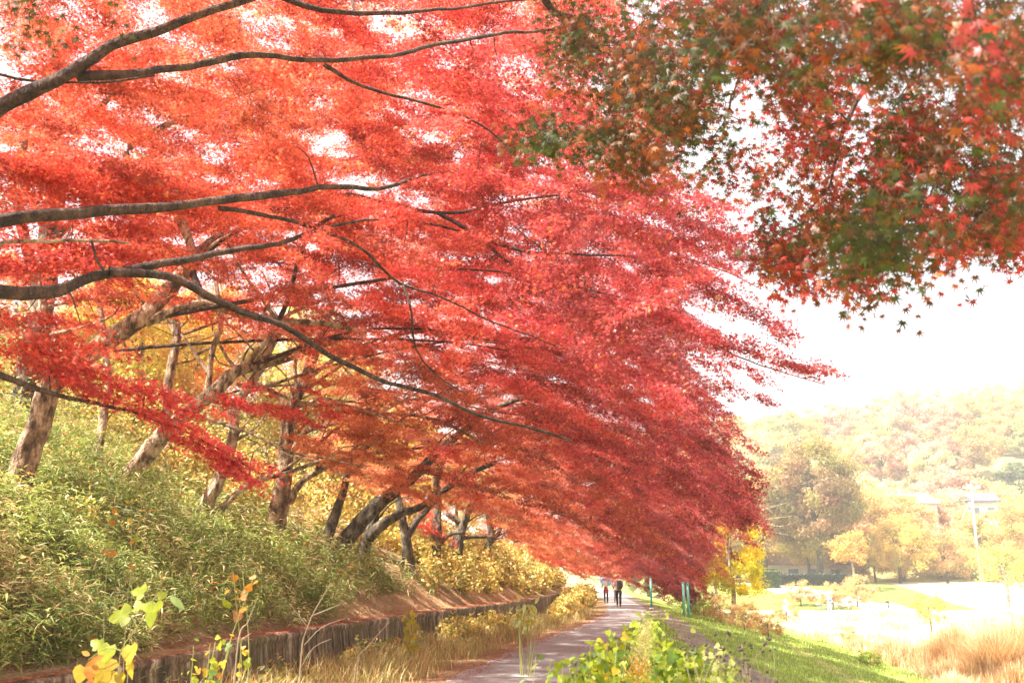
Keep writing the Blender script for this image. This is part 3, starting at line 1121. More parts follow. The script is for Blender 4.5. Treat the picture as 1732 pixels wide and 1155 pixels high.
# tips over the sky on the right
stroke(TA, [(1060, 520, 12.6), (1180, 560, 12.4), (1290, 600, 12.3), (1415, 634, 12.2)], 44, .17, .06, 1.05, .2, .35)
stroke(TA, [(1170, 640, 12.6), (1250, 655, 12.6), (1318, 688, 12.6)], 16, .11, .04, .9, .2, .4)
stroke(TA, [(1080, 430, 13.2), (1180, 480, 13), (1270, 520, 13), (1335, 570, 12.8)], 30, .22, .08, 1.0, .2, .35)
stroke(TA, [(1010, 380, 13.4), (1120, 400, 13.3), (1220, 405, 13.2), (1280, 430, 13.2)], 22, .26, .1, 1.1, 0, .15)
stroke(TA, [(1000, 290, 13), (1100, 320, 13), (1190, 345, 13), (1260, 380, 13)], 14, .24, .1, 1.0, 0, .2)
# outer edge of the farther crowns
stroke(TD, [(1120, 680, 21), (1200, 740, 22), (1245, 800, 23), (1270, 850, 24)], 26, .4, .16, 1.1, .1, .5)
stroke(TE, [(1140, 800, 26), (1220, 850, 27), (1265, 875, 28)], 16, .4, .15, 1.1, .1, .5)
stroke(TG, [(1120, 880, 34), (1165, 905, 35), (1190, 925, 36)], 16, .5, .2, 1.1, .1, .5)
stroke(TSIDE, [(1090, 920, 56), (1150, 955, 55), (1165, 985, 54)], 26, .8, .4, 1.1, .1, .5, MAR)
stroke(TSIDE, [(1185, 890, 52), (1190, 950, 52), (1175, 985, 52)], 20, .7, .35, 1.1, .1, .5, MAR * 1.2)
stroke(TSIDE, [(1085, 975, 57), (1120, 990, 56), (1160, 1000, 55), (1190, 985, 54)], 22, .6, .25, 1.2, .1, .5, MAR * 1.1)
stroke(TSIDE, [(1120, 960, 54), (1150, 985, 54), (1175, 1000, 54)], 16, .6, .2, 1.2, .1, .5, MAR)
stroke(TK, [(900, 925, 52), (950, 950, 54), (1005, 962, 56), (1045, 955, 58)], 30, .7, .25, 1.1, .1, .4, ORG * .5 + RED * .5)
stroke(TK, [(1000, 930, 58), (1040, 950, 58), (1055, 965, 58)], 14, .7, .3, 1.1, .1, .5, RED)
# orange sprays seen against the trunks
for (pts, n, r) in [([(370, 690, 17), (430, 680, 17), (480, 690, 17)], 9, .3), ([(500, 740, 19.5), (570, 760, 20), (620, 775, 20)], 14, .34), ([(460, 690, 18), (540, 700, 18), (590, 690, 18)], 10, .28),
                    ([(620, 800, 25), (700, 830, 25), (760, 850, 26)], 12, .4), ([(720, 880, 33), (745, 900, 33)], 6, .4), ([(840, 880, 38), (900, 915, 40), (960, 940, 42)], 16, .6), ([(545, 790, 22), (600, 800, 22)], 6, .3)]:
    stroke(TD if pts[0][2] < 22 else TG, pts, n, r, .14, 1.0, 0, .25, ORG * gp.uniform(.85, 1.05) if gp.random() < .75 else RED)

gf = np.random.default_rng(77)
for T in trees:
    if T.Y < 9.3: lod, leaf, den = 1, .04, 1000
    elif T.Y < 16.5: lod, leaf, den = 1, .04, 960
    elif T.Y < 26: lod, leaf, den = 1, .05, 640
    elif T.Y < 45: lod, leaf, den = 2, .072, 360
    else: lod, leaf, den = 2, .1, 190
    T.finish(lod, leaf, den, gf)
    print(T.root.name, round(T.Y, 1), len(T.pads))


# ------------------------------------------------------------------ prototype trees (background)
def crown_pts(g, n, clumps, rx, rz, z0, low=.0):
    cc = []
    while len(cc) < clumps:
        v = g.uniform(-1, 1, 3)
        if np.linalg.norm(v) < 1:
            v = v / (np.linalg.norm(v) + .01) * (np.linalg.norm(v) ** .55)
            if v[2] < -.75 + low:
                continue
            cc.append(v * [rx, rx, rz] * (1 + .18 * math.sin(v[0] * 5 + g.random())) + [0, 0, z0])
    cc = np.array(cc)
    rr = g.uniform(.16, .34, clumps) * rx
    k = g.integers(0, clumps, n)
    d = g.normal(0, 1, (n, 3))
    d /= np.linalg.norm(d, axis=1)[:, None]
    d[:, 2] = d[:, 2] * .7
    p = cc[k] + d * (rr[k] * np.abs(g.normal(.75, .42, n)))[:, None]
    return p, d, k, cc


BG = {}


def make_proto(key, colr, hgt, n, size, bark, clumps=60, shape=(.36, .36), seed=1, var=.16, lodf=3, open_=False):
    """a tree on its own base at the origin; returned as (trunk mesh, crown mesh)"""
    g = np.random.default_rng(seed)
    rx, rz = shape[0] * hgt, shape[1] * hgt
    z0 = hgt - rz * 1.02
    p, d, k, cc = crown_pts(g, n, clumps, rx, rz, z0)
    ck = np.clip(1 + g.normal(0, var, (clumps, 1)), .5, 1.6)
    base = np.repeat(np.array(colr)[None], clumps, 0) * ck
    base[:, 1:2] *= np.clip(1 + g.normal(0, .14, (clumps, 1)), .6, 1.5)
    c = np.clip(base[k] * (1 + g.normal(0, .15, (n, 1))), .01, .9)
    nr = d + g.normal(0, .5, (n, 3))
    T = np.array([(-.5, -.3, 0), (.1, -.5, .1), (.6, .1, -.1), (.2, .75, 0), (-.45, .4, .1), (0, 0, 0)])
    Ft = np.array([(5, 0, 1), (5, 2, 3), (5, 4, 0)])
    V, Fc = place(T, Ft, p, nr, g.normal(0, 1, (n, 3)), size * g.uniform(.6, 1.3, n))
    o = mesh_np('crown', V, Fc, M_GLEAF, None, np.repeat(c, 3, 0))
    cm = o.data
    bpy.data.objects.remove(o)
    b = MB()
    r0 = hgt * .022
    top = z0 + rz * .35
    pts = [np.array([0, 0, -.4]), np.array([.02 * hgt, 0, top * .4]), np.array([-.01 * hgt, .02 * hgt, top * .75]), np.array([0, 0, top])]
    q, r = spline(pts, [r0 * 1.3, r0, r0 * .7, r0 * .3], hgt * .04)
    v, f = tube_np(q, r, 8, .12, seed)
    b.add(v, [tuple(x) for x in f])
    for i in range(9):
        a = q[int(len(q) * g.uniform(.45, .95))]
        e = cc[g.integers(clumps)]
        m = (a + e) / 2 + np.array([0, 0, .04 * hgt])
        qq, rr_ = spline([a, m, e], [r0 * .45, r0 * .3, r0 * .1], hgt * .06)
        v, f = tube_np(qq, rr_, 5)
        b.add(v, [tuple(x) for x in f])
    o = b.build('trunk', bark, None)
    tm = o.data
    bpy.data.objects.remove(o)
    BG[key] = (tm, cm)


def put_tree(key, name, loc, scale, label, cat, group=None, rz=0.0, sxy=1.0):
    e = empty(name, loc, label, cat, group, rz)
    e.scale = (scale * sxy, scale * sxy, scale)
    for nm, me in zip(('trunk', 'crown'), BG[key]):
        o = bpy.data.objects.new(nm, me)
        col.objects.link(o)
        o.parent = e
    return e


FC = {'yellow': (.6, .5, .2), 'golden': (.6, .42, .17), 'pink orange': (.66, .42, .29), 'pale green': (.42, .43, .18), 'cream': (.66, .57, .35), 'dark green': (.13, .17, .08), 'rust brown': (.5, .33, .2)}
for i, (k_, c_) in enumerate(FC.items()):
    for sidx, sh in enumerate([(.42, .46), (.36, .48)]):
        make_proto(('far', k_, sidx), c_, 10, 13000, .3, M_BARKG, 90, sh, seed=50 + i * 3 + sidx)
order = list(FC)
gh = np.random.default_rng(99)
rows = [(172, 'lowest'), (196, 'second'), (224, 'third'), (256, 'fourth'), (292, 'fifth'), (330, 'top')]
for ri, (Yr, rn) in enumerate(rows):
    seq = {}
    px = 1085 + gh.uniform(0, 20)
    while px < 1800:
        Y = Yr + gh.uniform(-9, 9)
        pos = P(px, 900, Y)
        x = pos[0]
        if px < 1260: kk = gh.choice(order, p=[.3, .1, .0, .25, .3, .05, 0])
        elif px < 1400: kk = gh.choice(order, p=[.25, .2, .05, .1, .35, .05, 0])
        elif px < 1640: kk = gh.choice(order, p=[.15, .12, .38, .03, .28, .0, .04])
        else: kk = gh.choice(order, p=[.4, .1, .05, .25, .1, .1, 0])
        if rn == 'second' and 1230 < px < 1290 and ri > 2: kk = 'dark green'
        seq[kk] = seq.get(kk, 0) + 1
        ordn = ['first', 'second', 'third', 'fourth', 'fifth', 'sixth', 'seventh', 'eighth', 'ninth', 'tenth', 'eleventh', 'twelfth', 'thirteenth', 'fourteenth', 'fifteenth', 'sixteenth', 'seventeenth', 'eighteenth'][seq[kk] - 1]
        sc_ = gh.uniform(.95, 1.45)
        put_tree(('far', kk, int(gh.integers(2))), 'hill_tree', (x, Y, float(H(x, Y))), sc_, f'{ordn} {kk} tree from the left in the {rn} row on the far hillside', 'tree', 'autumn trees covering the far hillside', gh.uniform(0, 6.28), gh.uniform(.95, 1.25))
        px += gh.uniform(.55, .8) * sc_ * 8 / Yr * F

# trees and things by the far lawn
for key, c_, hgt, n, size, sh, sd_ in [('big', (.3, .21, .085), 20, 48000, .3, (.34, .4), 5), ('big2', (.56, .4, .16), 16, 34000, .28, (.42, .4), 6), ('round', (.6, .42, .14), 10, 20000, .2, (.52, .45), 7), ('round2', (.55, .36, .17), 9, 18000, .2, (.55, .46), 8),
                                      ('small', (.62, .38, .12), 6, 6000, .16, (.36, .3), 9), ('willow', (.5, .48, .16), 7, 5000, .16, (.36, .36), 10), ('ginkgo', (.68, .52, .05), 4.2, 9000, .1, (.36, .38), 12), ('shrub', (.6, .4, .2), 2.4, 3500, .1, (.6, .46), 13), ('shrubg', (.34, .36, .09), 1.6, 3000, .08, (.62, .46), 14)]:
    make_proto(key, c_, hgt, n, size, M_BARKL if key in ('small', 'willow', 'ginkgo') else M_BARKG, 70 if hgt > 5 else 34, sh, seed=sd_, var=.2)


def at(px, Y, dz=0.0):
    p = P(px, 900, Y)
    return np.array([p[0], Y, float(H(p[0], Y)) + dz])


put_tree('big', 'broadleaf_tree', at(1380, 147), 1.0, 'tall brown-green tree with dark trunk shading the lawn beyond the hedge', 'tree')
put_tree('big2', 'broadleaf_tree', at(1362, 152), .62, 'thin grey trunked tree close beside the tall brown-green tree', 'tree')
put_tree('big2', 'broadleaf_tree', at(1290, 158), 1.0, 'pale golden tree left of the tall brown-green tree above the hedge', 'tree', None, 1.0)
put_tree('big2', 'broadleaf_tree', at(1450, 160), .95, 'golden tree rising behind the small orange tree with white trunk', 'tree', None, 2.2)
put_tree('big', 'broadleaf_tree', at(1230, 165), .8, 'brownish tree just right of the red maple edge, far across the plain', 'tree', None, .8)
put_tree('small', 'young_tree', at(1437, 136), 1.25, 'small orange tree with white trunk at the lawn edge', 'tree')
put_tree('round', 'broadleaf_tree', at(1515, 150), .95, 'wide yellow tree bushy to the ground, left one of the pair beside the pole', 'tree', None, .4)
put_tree('round2', 'broadleaf_tree', at(1595, 150), .9, 'wide brownish orange tree bushy to the ground just left of the pole', 'tree', None, 1.4)
put_tree('round', 'broadleaf_tree', at(1475, 158), .7, 'low yellow bushy tree right of the white trunked tree', 'tree', None, 2.4)
put_tree('willow', 'young_tree', at(1692, 118), 1.05, 'pale yellow-green young tree standing on the plain at the right edge', 'tree')
put_tree('big2', 'broadleaf_tree', at(1745, 160), .8, 'pale golden tree cut by the right edge of the picture', 'tree', None, 4.2)
put_tree('willow', 'young_tree', at(1655, 165), 1.0, 'pale tree behind the foot of the utility pole', 'tree', None, 4.2)
put_tree('ginkgo', 'ginkgo_tree', at(1232, 54), 1.3, 'small bright yellow tree at the foot of the embankment', 'tree')
put_tree('willow', 'young_tree', at(1560, 66), .38, 'tiny pale sapling standing on the white plain', 'tree', None, 1.2)
for i, (px, Y, s_, k_, lab) in enumerate([(1212, 47, .55, 'shrub', 'pinkish dry bush at the foot of the small yellow tree'), (1185, 50, .6, 'shrubg', 'green bush right behind the green post pair'), (1262, 62, .6, 'shrub', 'low pinkish bush right of the small yellow tree'),
                                  (1322, 84, .7, 'shrub', 'dry orange bush near the white post'), (1400, 116, 1.2, 'shrub', 'bare orange bush behind the cyclist'), (1440, 118, 1.5, 'shrub', 'wide dry bush on the lawn edge right of the cyclist'),
                                  (1347, 120, 1.2, 'shrub', 'dry bush on the lawn edge left of the cyclist'), (1425, 58, .4, 'shrub', 'small golden bush in the pale grass of the plain'), (1455, 37, .42, 'shrubg', 'dark green bush at the left end of the orange reeds'),
                                  (1160, 62, .8, 'shrubg', 'yellow-green bush seen between the two green posts'), (1250, 45, .5, 'shrub', 'dry golden bush low on the embankment edge'), (1290, 43, .42, 'shrub', 'straw coloured bush where embankment grass meets the plain')]):
    put_tree(k_, 'bush', at(px, Y, -.1), s_, lab, 'bush', None, i * 1.3, 1.1)

# left hillside above the row: leafy trees seen between trunks and branches
for i, (k_, c_) in enumerate([('orange', (.72, .24, .07)), ('yellow', (.62, .46, .12)), ('pink', (.66, .2, .12)), ('cream', (.6, .5, .22)), ('green', (.25, .3, .08))]):
    make_proto(('slope', k_), c_, 8, 22000, .13, M_BARK, 60, (.42, .4), seed=80 + i, var=.15)
slope = [(-15, 32, 'yellow'), (-22, 21, 'cream'), (-12, 38, 'cream'), (-16, 37, 'orange'), (-21, 29, 'orange'), (-11, 46, 'yellow'), (-15, 47, 'pink'), (-20, 39, 'cream'), (-26, 33, 'pink'), (-10.5, 56, 'yellow'),
         (-15, 58, 'orange'), (-22, 50, 'orange'), (-11, 70, 'cream'), (-17, 72, 'yellow'), (-28, 42, 'orange'), (-27, 62, 'cream'), (-10, 86, 'yellow'), (-19, 90, 'orange'), (-28, 24, 'pink'), (-30, 28, 'cream'), (-27, 18, 'yellow')]
cnt_ = {}
for (L, Y, k_) in slope:
    cnt_[k_] = cnt_.get(k_, 0) + 1
    x = float(cx(Y)) + L
    ordn = ['nearest', 'second nearest', 'third nearest', 'fourth nearest', 'fifth nearest', 'sixth nearest', 'seventh nearest', 'eighth nearest', 'ninth nearest', 'farthest'][sorted([b for a, b, c in slope if c == k_]).index(Y)]
    put_tree(('slope', k_), 'hillside_tree', (x, Y, float(H(x, Y)) - .1), gh.uniform(.6, .85), f'{ordn} {k_} leaved tree on the wooded slope behind the maple row', 'tree', 'trees on the wooded slope behind the maples', gh.uniform(0, 6))

# big grey trunk at the far left
bb = hit(40, 720, 16)
bb[2] -= .3
T = Tree('cedar_tree', bb, 'thick grey straight trunk standing behind the maples at the far left', None, M_BARKG, 'tree')
T.limb([bb, bb + (0, 0, 1.4), bb + (.1, 0, 3.4), bb + (.1, 0, 7)], .34, .2, 'trunk', 14)
T.limb([bb + (.1, 0, 4.5), bb + (1, .2, 5.6), bb + (2, .2, 6)], .1, .03)
for _ in range(26):
    v = gh.uniform(-1, 1, 3) * [2.2, 2.2, 2.0] + [.1, 0, 7.0]
    T.pads.append((bb + v, .9, .7, gh.uniform(0, 6), .2, 1, np.array([.1, .15, .04])))
T.finish(2, .1, 60, gh)

# ------------------------------------------------------------------ ground vegetation
def blades(name, x, y, h, w, lean, cols, label=None, kind='stuff', mat_=None, z=None, seg=2, g=None, dirang=None, droop=.5, parent=None):
    """grass-like blades rising from (x,y): quads strips"""
    g = g or np.random.default_rng(1)
    n = len(x)
    if z is None: z = H(x, y)
    a = g.random(n) * 6.283 if dirang is None else dirang
    dx, dy = np.cos(a), np.sin(a)
    fx, fy = -dy, dx
    ts = np.linspace(0, 1, seg + 1)
    Vs = []
    for t_ in ts:
        ww = w * (1 - t_ ** 1.6) * .5 + .0008
        off = lean * h * t_ ** 1.7
        zz = z + h * (t_ - droop * lean * t_ ** 2.4)
        cx_, cy_ = x + dx * off, y + dy * off
        Vs.append(np.stack([cx_ - fx * ww, cy_ - fy * ww, zz], -1))
        Vs.append(np.stack([cx_ + fx * ww, cy_ + fy * ww, zz], -1))
    V = np.stack(Vs, 1).reshape(-1, 3)
    k = 2 * (seg + 1)
    Ft = np.array([(2 * i, 2 * i + 1, 2 * i + 3, 2 * i + 2) for i in range(seg)])
    Fc = (Ft[None] + (np.arange(n) * k)[:, None, None]).reshape(-1, 4)
    o = mesh_np(name, V, Fc, mat_ or M_GRASS, parent, np.repeat(cols, seg, 0))
    if kind: tag(o, kind=kind)
    if label: tag(o, label=label, cat='grass')
    return o


def lance(name, p, di, ln, wd_, cols, mat_, parent=None, bend=.3, g=None):
    """lance-shaped leaves: 2 quads folded along the middle, tip drooping"""
    n = len(p)
    T = np.array([(0, 0, 0), (-.5, .35, .06), (0, .45, -.02), (.5, .35, .06), (0, 1, -bend)])
    Ft = np.array([(0, 2, 4, 1), (0, 3, 4, 2)])
    nr = np.array([0, 0, 1.0])[None] + (g.normal(0, .5, (n, 3)))
    s, d, nn = frames(nr, di)
    V = p[:, None] + (T[None, :, 0, None] * s[:, None] * wd_[:, None, None] + T[None, :, 1, None] * d[:, None] * ln[:, None, None] + T[None, :, 2, None] * nn[:, None] * ln[:, None, None])
    Fc = (Ft[None] + (np.arange(n) * 5)[:, None, None]).reshape(-1, 4)
    return mesh_np(name, V.reshape(-1, 3), Fc, mat_, parent, np.repeat(cols, 2, 0))


gb = np.random.default_rng(31)
# bamboo grass on the bank
P_, D_, C_, L_ = [], [], [], []
for (Ya, Yb, La, Lb, dens, ln) in [(8, 14, -9, -3.6, 950, .135), (14, 21, -10.5, -3.95, 560, .14), (21, 32, -9.5, -4.4, 170, .19)]:
    nc = int((Yb - Ya) * (Lb - La) * dens / 3)
    y = gb.uniform(Ya, Yb, nc)
    L = gb.uniform(La, Lb, nc)
    x = cx(y) + L
    cl = noise2(x * .9, y * .9, 8) * .6 + noise2(x * .3, y * .3, 18) * .6
    keep = gb.random(nc) < (.1 + 1.25 * cl) * np.where(y > 21, sstep(32, 20, y) * (np.abs(L + 6.2) < 3), 1) * np.where(y < 12.8, sstep(WALL_L + .12, WALL_L - .3, L), sstep(WALL_L - .1, WALL_L - .7, L))
    x, y, cl = x[keep], y[keep], cl[keep]
    z0 = H(x, y)
    hh = (.14 + .8 * cl ** 1.6) * gb.uniform(.5, 1.3, len(x))
    m = 9
    u = gb.uniform(.15, 1, (len(x), m))
    lean = gb.normal(0, .22, (len(x), 2))
    lean[:, 0] += .12
    px_ = x[:, None] + lean[:, :1] * hh[:, None] * u
    py_ = y[:, None] + lean[:, 1:] * hh[:, None] * u
    pz_ = z0[:, None] + hh[:, None] * u
    p = np.stack([px_, py_, pz_], -1).reshape(-1, 3)
    n = len(p)
    a = gb.random(n) * 6.283
    d = np.stack([np.cos(a) + .25, np.sin(a) - .2, gb.normal(.12, .42, n)], -1)
    tone = np.clip(np.repeat(noise2(x * 1.9, y * 1.9, 28), m) * .9 - .2, 0, 1) + gb.random(n) * .5
    g1, g2, g3 = np.array([.08, .13, .03]), np.array([.42, .48, .14]), np.array([.68, .56, .28])
    c = g1[None] * (1 - tone)[:, None] + g2[None] * tone[:, None]
    dry = gb.random(n) < .06 + .42 * np.repeat(noise2(x * .7, y * .7, 29) ** 2, m) * 1.3
    c[dry] = g3 * gb.uniform(.5, 1.15, (dry.sum(), 1))
    stray = gb.random(n) < .012
    c[stray] = np.array([.6, .24, .07])
    P_.append(p); D_.append(d); C_.append(c); L_.append(ln * gb.uniform(.55, 1.5, n))
p, d, c, l = map(np.concatenate, (P_, D_, C_, L_))
print('bamboo leaves', len(p))
tag(lance('bamboo_grass', p, d, l, l * .13, c, M_GRASS, None, .3, gb), 'dense bamboo grass with narrow green and straw leaves covering the bank', 'bamboo grass', kind='stuff')


def mix(g, n, cs, ps, amt=.2):
    k = g.choice(len(cs), n, p=ps)
    return np.clip(np.array(cs)[k] * (1 + g.normal(0, amt, (n, 1))), .01, .9)


# fallen leaves on wall top, verge and bank
def litter_pts(n, Ya, Yb, La, Lb, g, pw=1.0):
    y = Ya + (Yb - Ya) * g.random(n) ** pw
    L = g.uniform(La, Lb, n)
    return cx(y) + L, y, L


xs, ys_, Ls_ = [], [], []
for (n, a) in [(15000, (9, 40, -5.2, WALL_L + .1)), (7000, (8.5, 45, WALL_L - .5, WALL_L + .08)), (12000, (9, 45, -2.4, -.65)), (1500, (9, 50, -.9, .9)), (9000, (20, 48, -8, -4.6)), (1300, (9, 45, .8, 3))]:
    x, y, L = litter_pts(n, *a, gb, 1.3)
    xs.append(x); ys_.append(y); Ls_.append(L)
x, y, L = map(np.concatenate, (xs, ys_, Ls_))
z = H(x, y) + np.where(np.abs(L) < .95, .04, .02)
onwall = (L < WALL_L + .1) & (L > WALL_L - .22)
z = np.where(onwall, .745 - .07 * (y < 14.6), z)
n = len(x)
nr = np.stack([gb.normal(0, .4, n), gb.normal(0, .4, n), np.ones(n)], -1)
lc = mix(gb, n, [(.46, .16, .09), (.5, .3, .14), (.34, .2, .12), (.55, .24, .12)], [.35, .25, .2, .2])
V, Fc = place(LV[1:], LT - 1, np.stack([x, y, z], -1), nr, gb.normal(0, 1, (n, 3)), gb.uniform(.025, .05, n))
tag(mesh_np('fallen_leaves', V, Fc, M_LEAF, None, np.repeat(lc, 5, 0)), 'fallen red and brown maple leaves strewn on wall top and verge', 'fallen leaves', kind='stuff')

# dry verge grass between wall and path
n = 26000
y = 8 + 40 * gb.random(n) ** 1.5
L = gb.uniform(-3.5, -1.25, n)
x = cx(y) + L
cl = noise2(x * 1.3, y * 1.3, 12)
keep = gb.random(n) < cl * 1.5 * np.where(L > -1.7, .5, 1)
x, y, cl = x[keep], y[keep], cl[keep]
n = len(x)
hh = gb.uniform(.12, .5, n) * (.5 + cl)
cc_ = mix(gb, n, [(.55, .42, .2), (.42, .36, .12), (.2, .24, .06), (.6, .3, .12)], [.42, .26, .22, .1])
blades('verge_grass', x, y, hh, np.full(n, .009), gb.uniform(.3, 1.1, n), cc_, 'dry straw coloured grass on the verge under the wall', g=gb, seg=3)

# embankment grass
n = 150000
y = 5 + 50 * gb.random(n) ** 1.5
L = gb.uniform(.85, 12, n)
x = cx(y) + L
tl = np.interp(y, [10, 17.8, 25, 42, 60], [6.4, 5.1, 3.7, 1.6, 1.0])
t2 = np.interp(y, [10, 22, 45, 70], [7.9, 7.6, 6.0, 5.0])
cl = noise2(x * 1.1, y * 1.1, 14)
keep = ((np.abs(L - tl) > .5) | (gb.random(n) < .08)) & ((np.abs(L - t2) > .4) | (gb.random(n) < .4) | (y < 20))
keep &= gb.random(n) < (.45 + .7 * cl)
x, y, cl, L = x[keep], y[keep], cl[keep], L[keep]
n = len(x)
hh = gb.uniform(.03, .09, n) * (.6 + .8 * cl) * np.interp(y, [5, 50], [1, 1.5])
cc_ = mix(gb, n, [(.3, .4, .08), (.44, .5, .12), (.22, .33, .06), (.58, .52, .24)], [.45, .3, .15, .1])
blades('embankment_grass', x, y, hh, np.interp(y, [5, 50], [.008, .03]), gb.uniform(.1, .8, n), cc_, 'short fresh green grass on the embankment right of the path', g=gb, seg=2)

# dry reeds on the plain
def reeds(name, clumps, h, cs, ps, label, w=.02, lean=.3):
    X, Y, HH = [], [], []
    for (px, y0, rx, ry, hh, k) in clumps:
        x0 = P(px, 900, y0)[0]
        a = gb.random(k) * 6.283
        r = np.abs(gb.normal(0, .55, k))
        X.append(x0 + rx * r * np.cos(a)); Y.append(y0 + ry * r * np.sin(a))
        HH.append(hh * np.exp(-r * r * .9) * gb.uniform(h[0], h[1], k))
    x, y, hh = map(np.concatenate, (X, Y, HH))
    k = len(x)
    L = x - cx(y)
    keep = (L > 10.6)
    x, y, hh = x[keep], y[keep], hh[keep]
    k = len(x)
    blades(name, x, y, hh * (.6 + .7 * noise2(x * 1.2, y * 1.2, 41)), np.full(k, w) * gb.uniform(.5, 1.4, k), gb.uniform(.05, lean, k) ** 1.0, mix(gb, k, cs, ps, .25), label, g=gb, seg=3)


reeds('dry_reeds', [(1690, 37, 2.4, 2.2, 2.3, 12000), (1600, 39, 2.0, 2.0, 2.0, 9000), (1660, 36, 1.2, 1, 2.0, 5000), (1560, 42, 2.6, 2.4, 1.5, 5200), (1490, 44, 2.2, 2.2, 1.2, 3600), (1620, 46, 3.4, 2.6, 1.6, 4200), (1750, 44, 3, 3, 2.0, 4200), (1440, 50, 3.0, 3.0, .8, 2200), (1690, 34.5, 1.6, 1.0, 1.1, 2400), (1590, 36.5, 1.4, 1.0, .9, 2000)],
      (.45, 1.1), [(.62, .34, .17), (.64, .46, .26), (.46, .24, .14), (.66, .56, .38)], [.34, .32, .12, .22], 'tall rust orange dry reeds at the foot of the embankment', .02, .8)
pg = [(px, float(gb.uniform(44, 100)), 3.0, 4.0, .6, 420) for px in gb.uniform(1200, 1760, 60)]
reeds('plain_grass', pg, (.4, 1.2), [(.68, .6, .4), (.64, .52, .28), (.44, .42, .16), (.6, .4, .22)], [.5, .22, .13, .15], 'pale straw grass on the bright river plain', .05, .8)
M_PL = [(1420, 46), (1475, 39.5), (1530, 36.5), (1590, 34.6), (1380, 52)]
reeds('straw_tufts', [(px, Y, .9, .8, .7, 900) for px, Y in M_PL], (.5, 1.2), [(.72, .66, .46), (.66, .5, .26)], [.7, .3], 'low cream tufts where the embankment grass meets the reeds', .014, 1.3)


# leafy undergrowth (stuff): yellow shrubs on the bank farther on and along the verge
def undergrowth(name, areas, cs, ps, label, size=.055):
    Ps, Cs, Ss = [], [], []
    for (Ya, Yb, La, Lb, nb, hlo, hhi, m) in areas:
        y = gb.uniform(Ya, Yb, nb)
        L = gb.uniform(La, Lb, nb)
        x = cx(y) + L
        z = H(x, y)
        for i in range(nb):
            h = gb.uniform(hlo, hhi)
            q = gb.normal(0, 1, (m, 3))
            q /= np.linalg.norm(q, axis=1)[:, None]
            q *= gb.random((m, 1)) ** .45 * (1 + .5 * np.sin(q[:, :1] * 5 + i) * np.cos(q[:, 1:2] * 4 + i * 2))
            q = q * [h * .6, h * .6, h * .55] + [x[i], y[i], z[i] + h * .5]
            Ps.append(q)
            Cs.append(mix(gb, m, cs, ps) * gb.uniform(.75, 1.2))
            Ss.append(np.full(m, size * (1 + (y[i] - 15) / 30)) * gb.uniform(.6, 1.3, m))
    p, c, s_ = map(np.concatenate, (Ps, Cs, Ss))
    n = len(p)
    T = np.array([(0, -.6, 0), (.36, -.1, .05), (0, .7, -.1), (-.36, -.1, .05)])
    V, Fc = place(T, np.array([(0, 1, 2, 3)]), p, gb.normal(0, .8, (n, 3)) + [0, 0, .7], gb.normal(0, 1, (n, 3)), s_ * 1.3)
    tag(mesh_np(name, V, Fc, M_GRASS, None, c), label, 'undergrowth', kind='stuff')


YC = [(.66, .52, .17), (.55, .48, .16), (.64, .36, .13), (.36, .38, .1)]
undergrowth('yellow_undergrowth', [(30, 46, -7, -4.3, 90, .5, 1.1, 240), (44, 80, -7, -4.1, 150, .6, 1.4, 200), (48, 76, -3.3, -1.9, 80, .4, 1.0, 220), (34, 48, -3.0, -1.8, 20, .25, .6, 160), (24, 33, -3.4, -2.4, 22, .3, .6, 200), (24, 44, -11, -7, 70, .7, 1.5, 220)], YC, [.4, .3, .14, .16], 'low yellow and olive shrubs under the farther maples and along the verge')
undergrowth('green_undergrowth', [(11, 28, -11, -8.3, 60, .4, .8, 240), (12, 28, -18, -11, 110, .8, 1.8, 420), (26, 44, -17, -10, 90, .9, 2.4, 380), (10, 22, -9.5, -6, 26, .4, .8, 160), (9, 24, -3.5, -2.9, 16, .2, .45, 140)], [(.36, .38, .1), (.6, .52, .2), (.2, .26, .06), (.62, .34, .12)], [.3, .42, .13, .15], 'leafy green and straw scrub between the maple trunks', .05)


# ------------------------------------------------------------------ the overhanging tree at the upper right
gq = np.random.default_rng(404)
fb = np.array([5.4, 1.6, float(H(5.4, 1.6)) - .1])
FT = Tree('maple_tree', fb, 'half green half red maple hanging in from the upper right close to the viewer', None, M_BARKD, 'maple tree')
FT.limb([fb, fb + (-.1, .1, 1.4), fb + (-.3, .3, 2.8), fb + (-.6, .5, 4.2), fb + (-.9, .8, 5.6)], .2, .1, 'trunk', 12)
a1, a2 = fb + np.array([-.45, .4, 3.5]), fb + np.array([-.7, .6, 4.8])
FT.limb([a2] + PP([(2100, -260, 3.6), (1760, -160, 3.8), (1645, -60, 4.0), (1642, 60, 4.0), (1643, 170, 4.0), (1650, 190, 4.0)]), .05, .008)
FT.limb(PP([(1646, 178, 4.0), (1690, 215, 3.95), (1735, 262, 3.9), (1800, 300, 3.9)]), .012, .006, n=7)
FT.limb([a1] + PP([(2150, 60, 3.4), (1900, -20, 3.8), (1650, -40, 4.3), (1560, 60, 4.7), (1500, 110, 4.9), (1450, 170, 5.0), (1420, 240, 5.0), (1405, 310, 5.0)]), .045, .005)
FT.limb(PP([(1520, 100, 4.8), (1545, 180, 4.8), (1600, 240, 4.8), (1640, 320, 4.8)]), .01, .003, n=6)
FT.limb([a2] + PP([(1800, -300, 3.6), (1400, -220, 4.2), (1100, -100, 5.0), (920, 0, 5.6), (980, 35, 5.8), (1050, 75, 5.9), (1110, 130, 6.0)]), .06, .006)
FT.limb(PP([(1400, -220, 4.2), (1330, -60, 4.4), (1280, 60, 4.6), (1240, 160, 4.7)]), .014, .004, n=6)
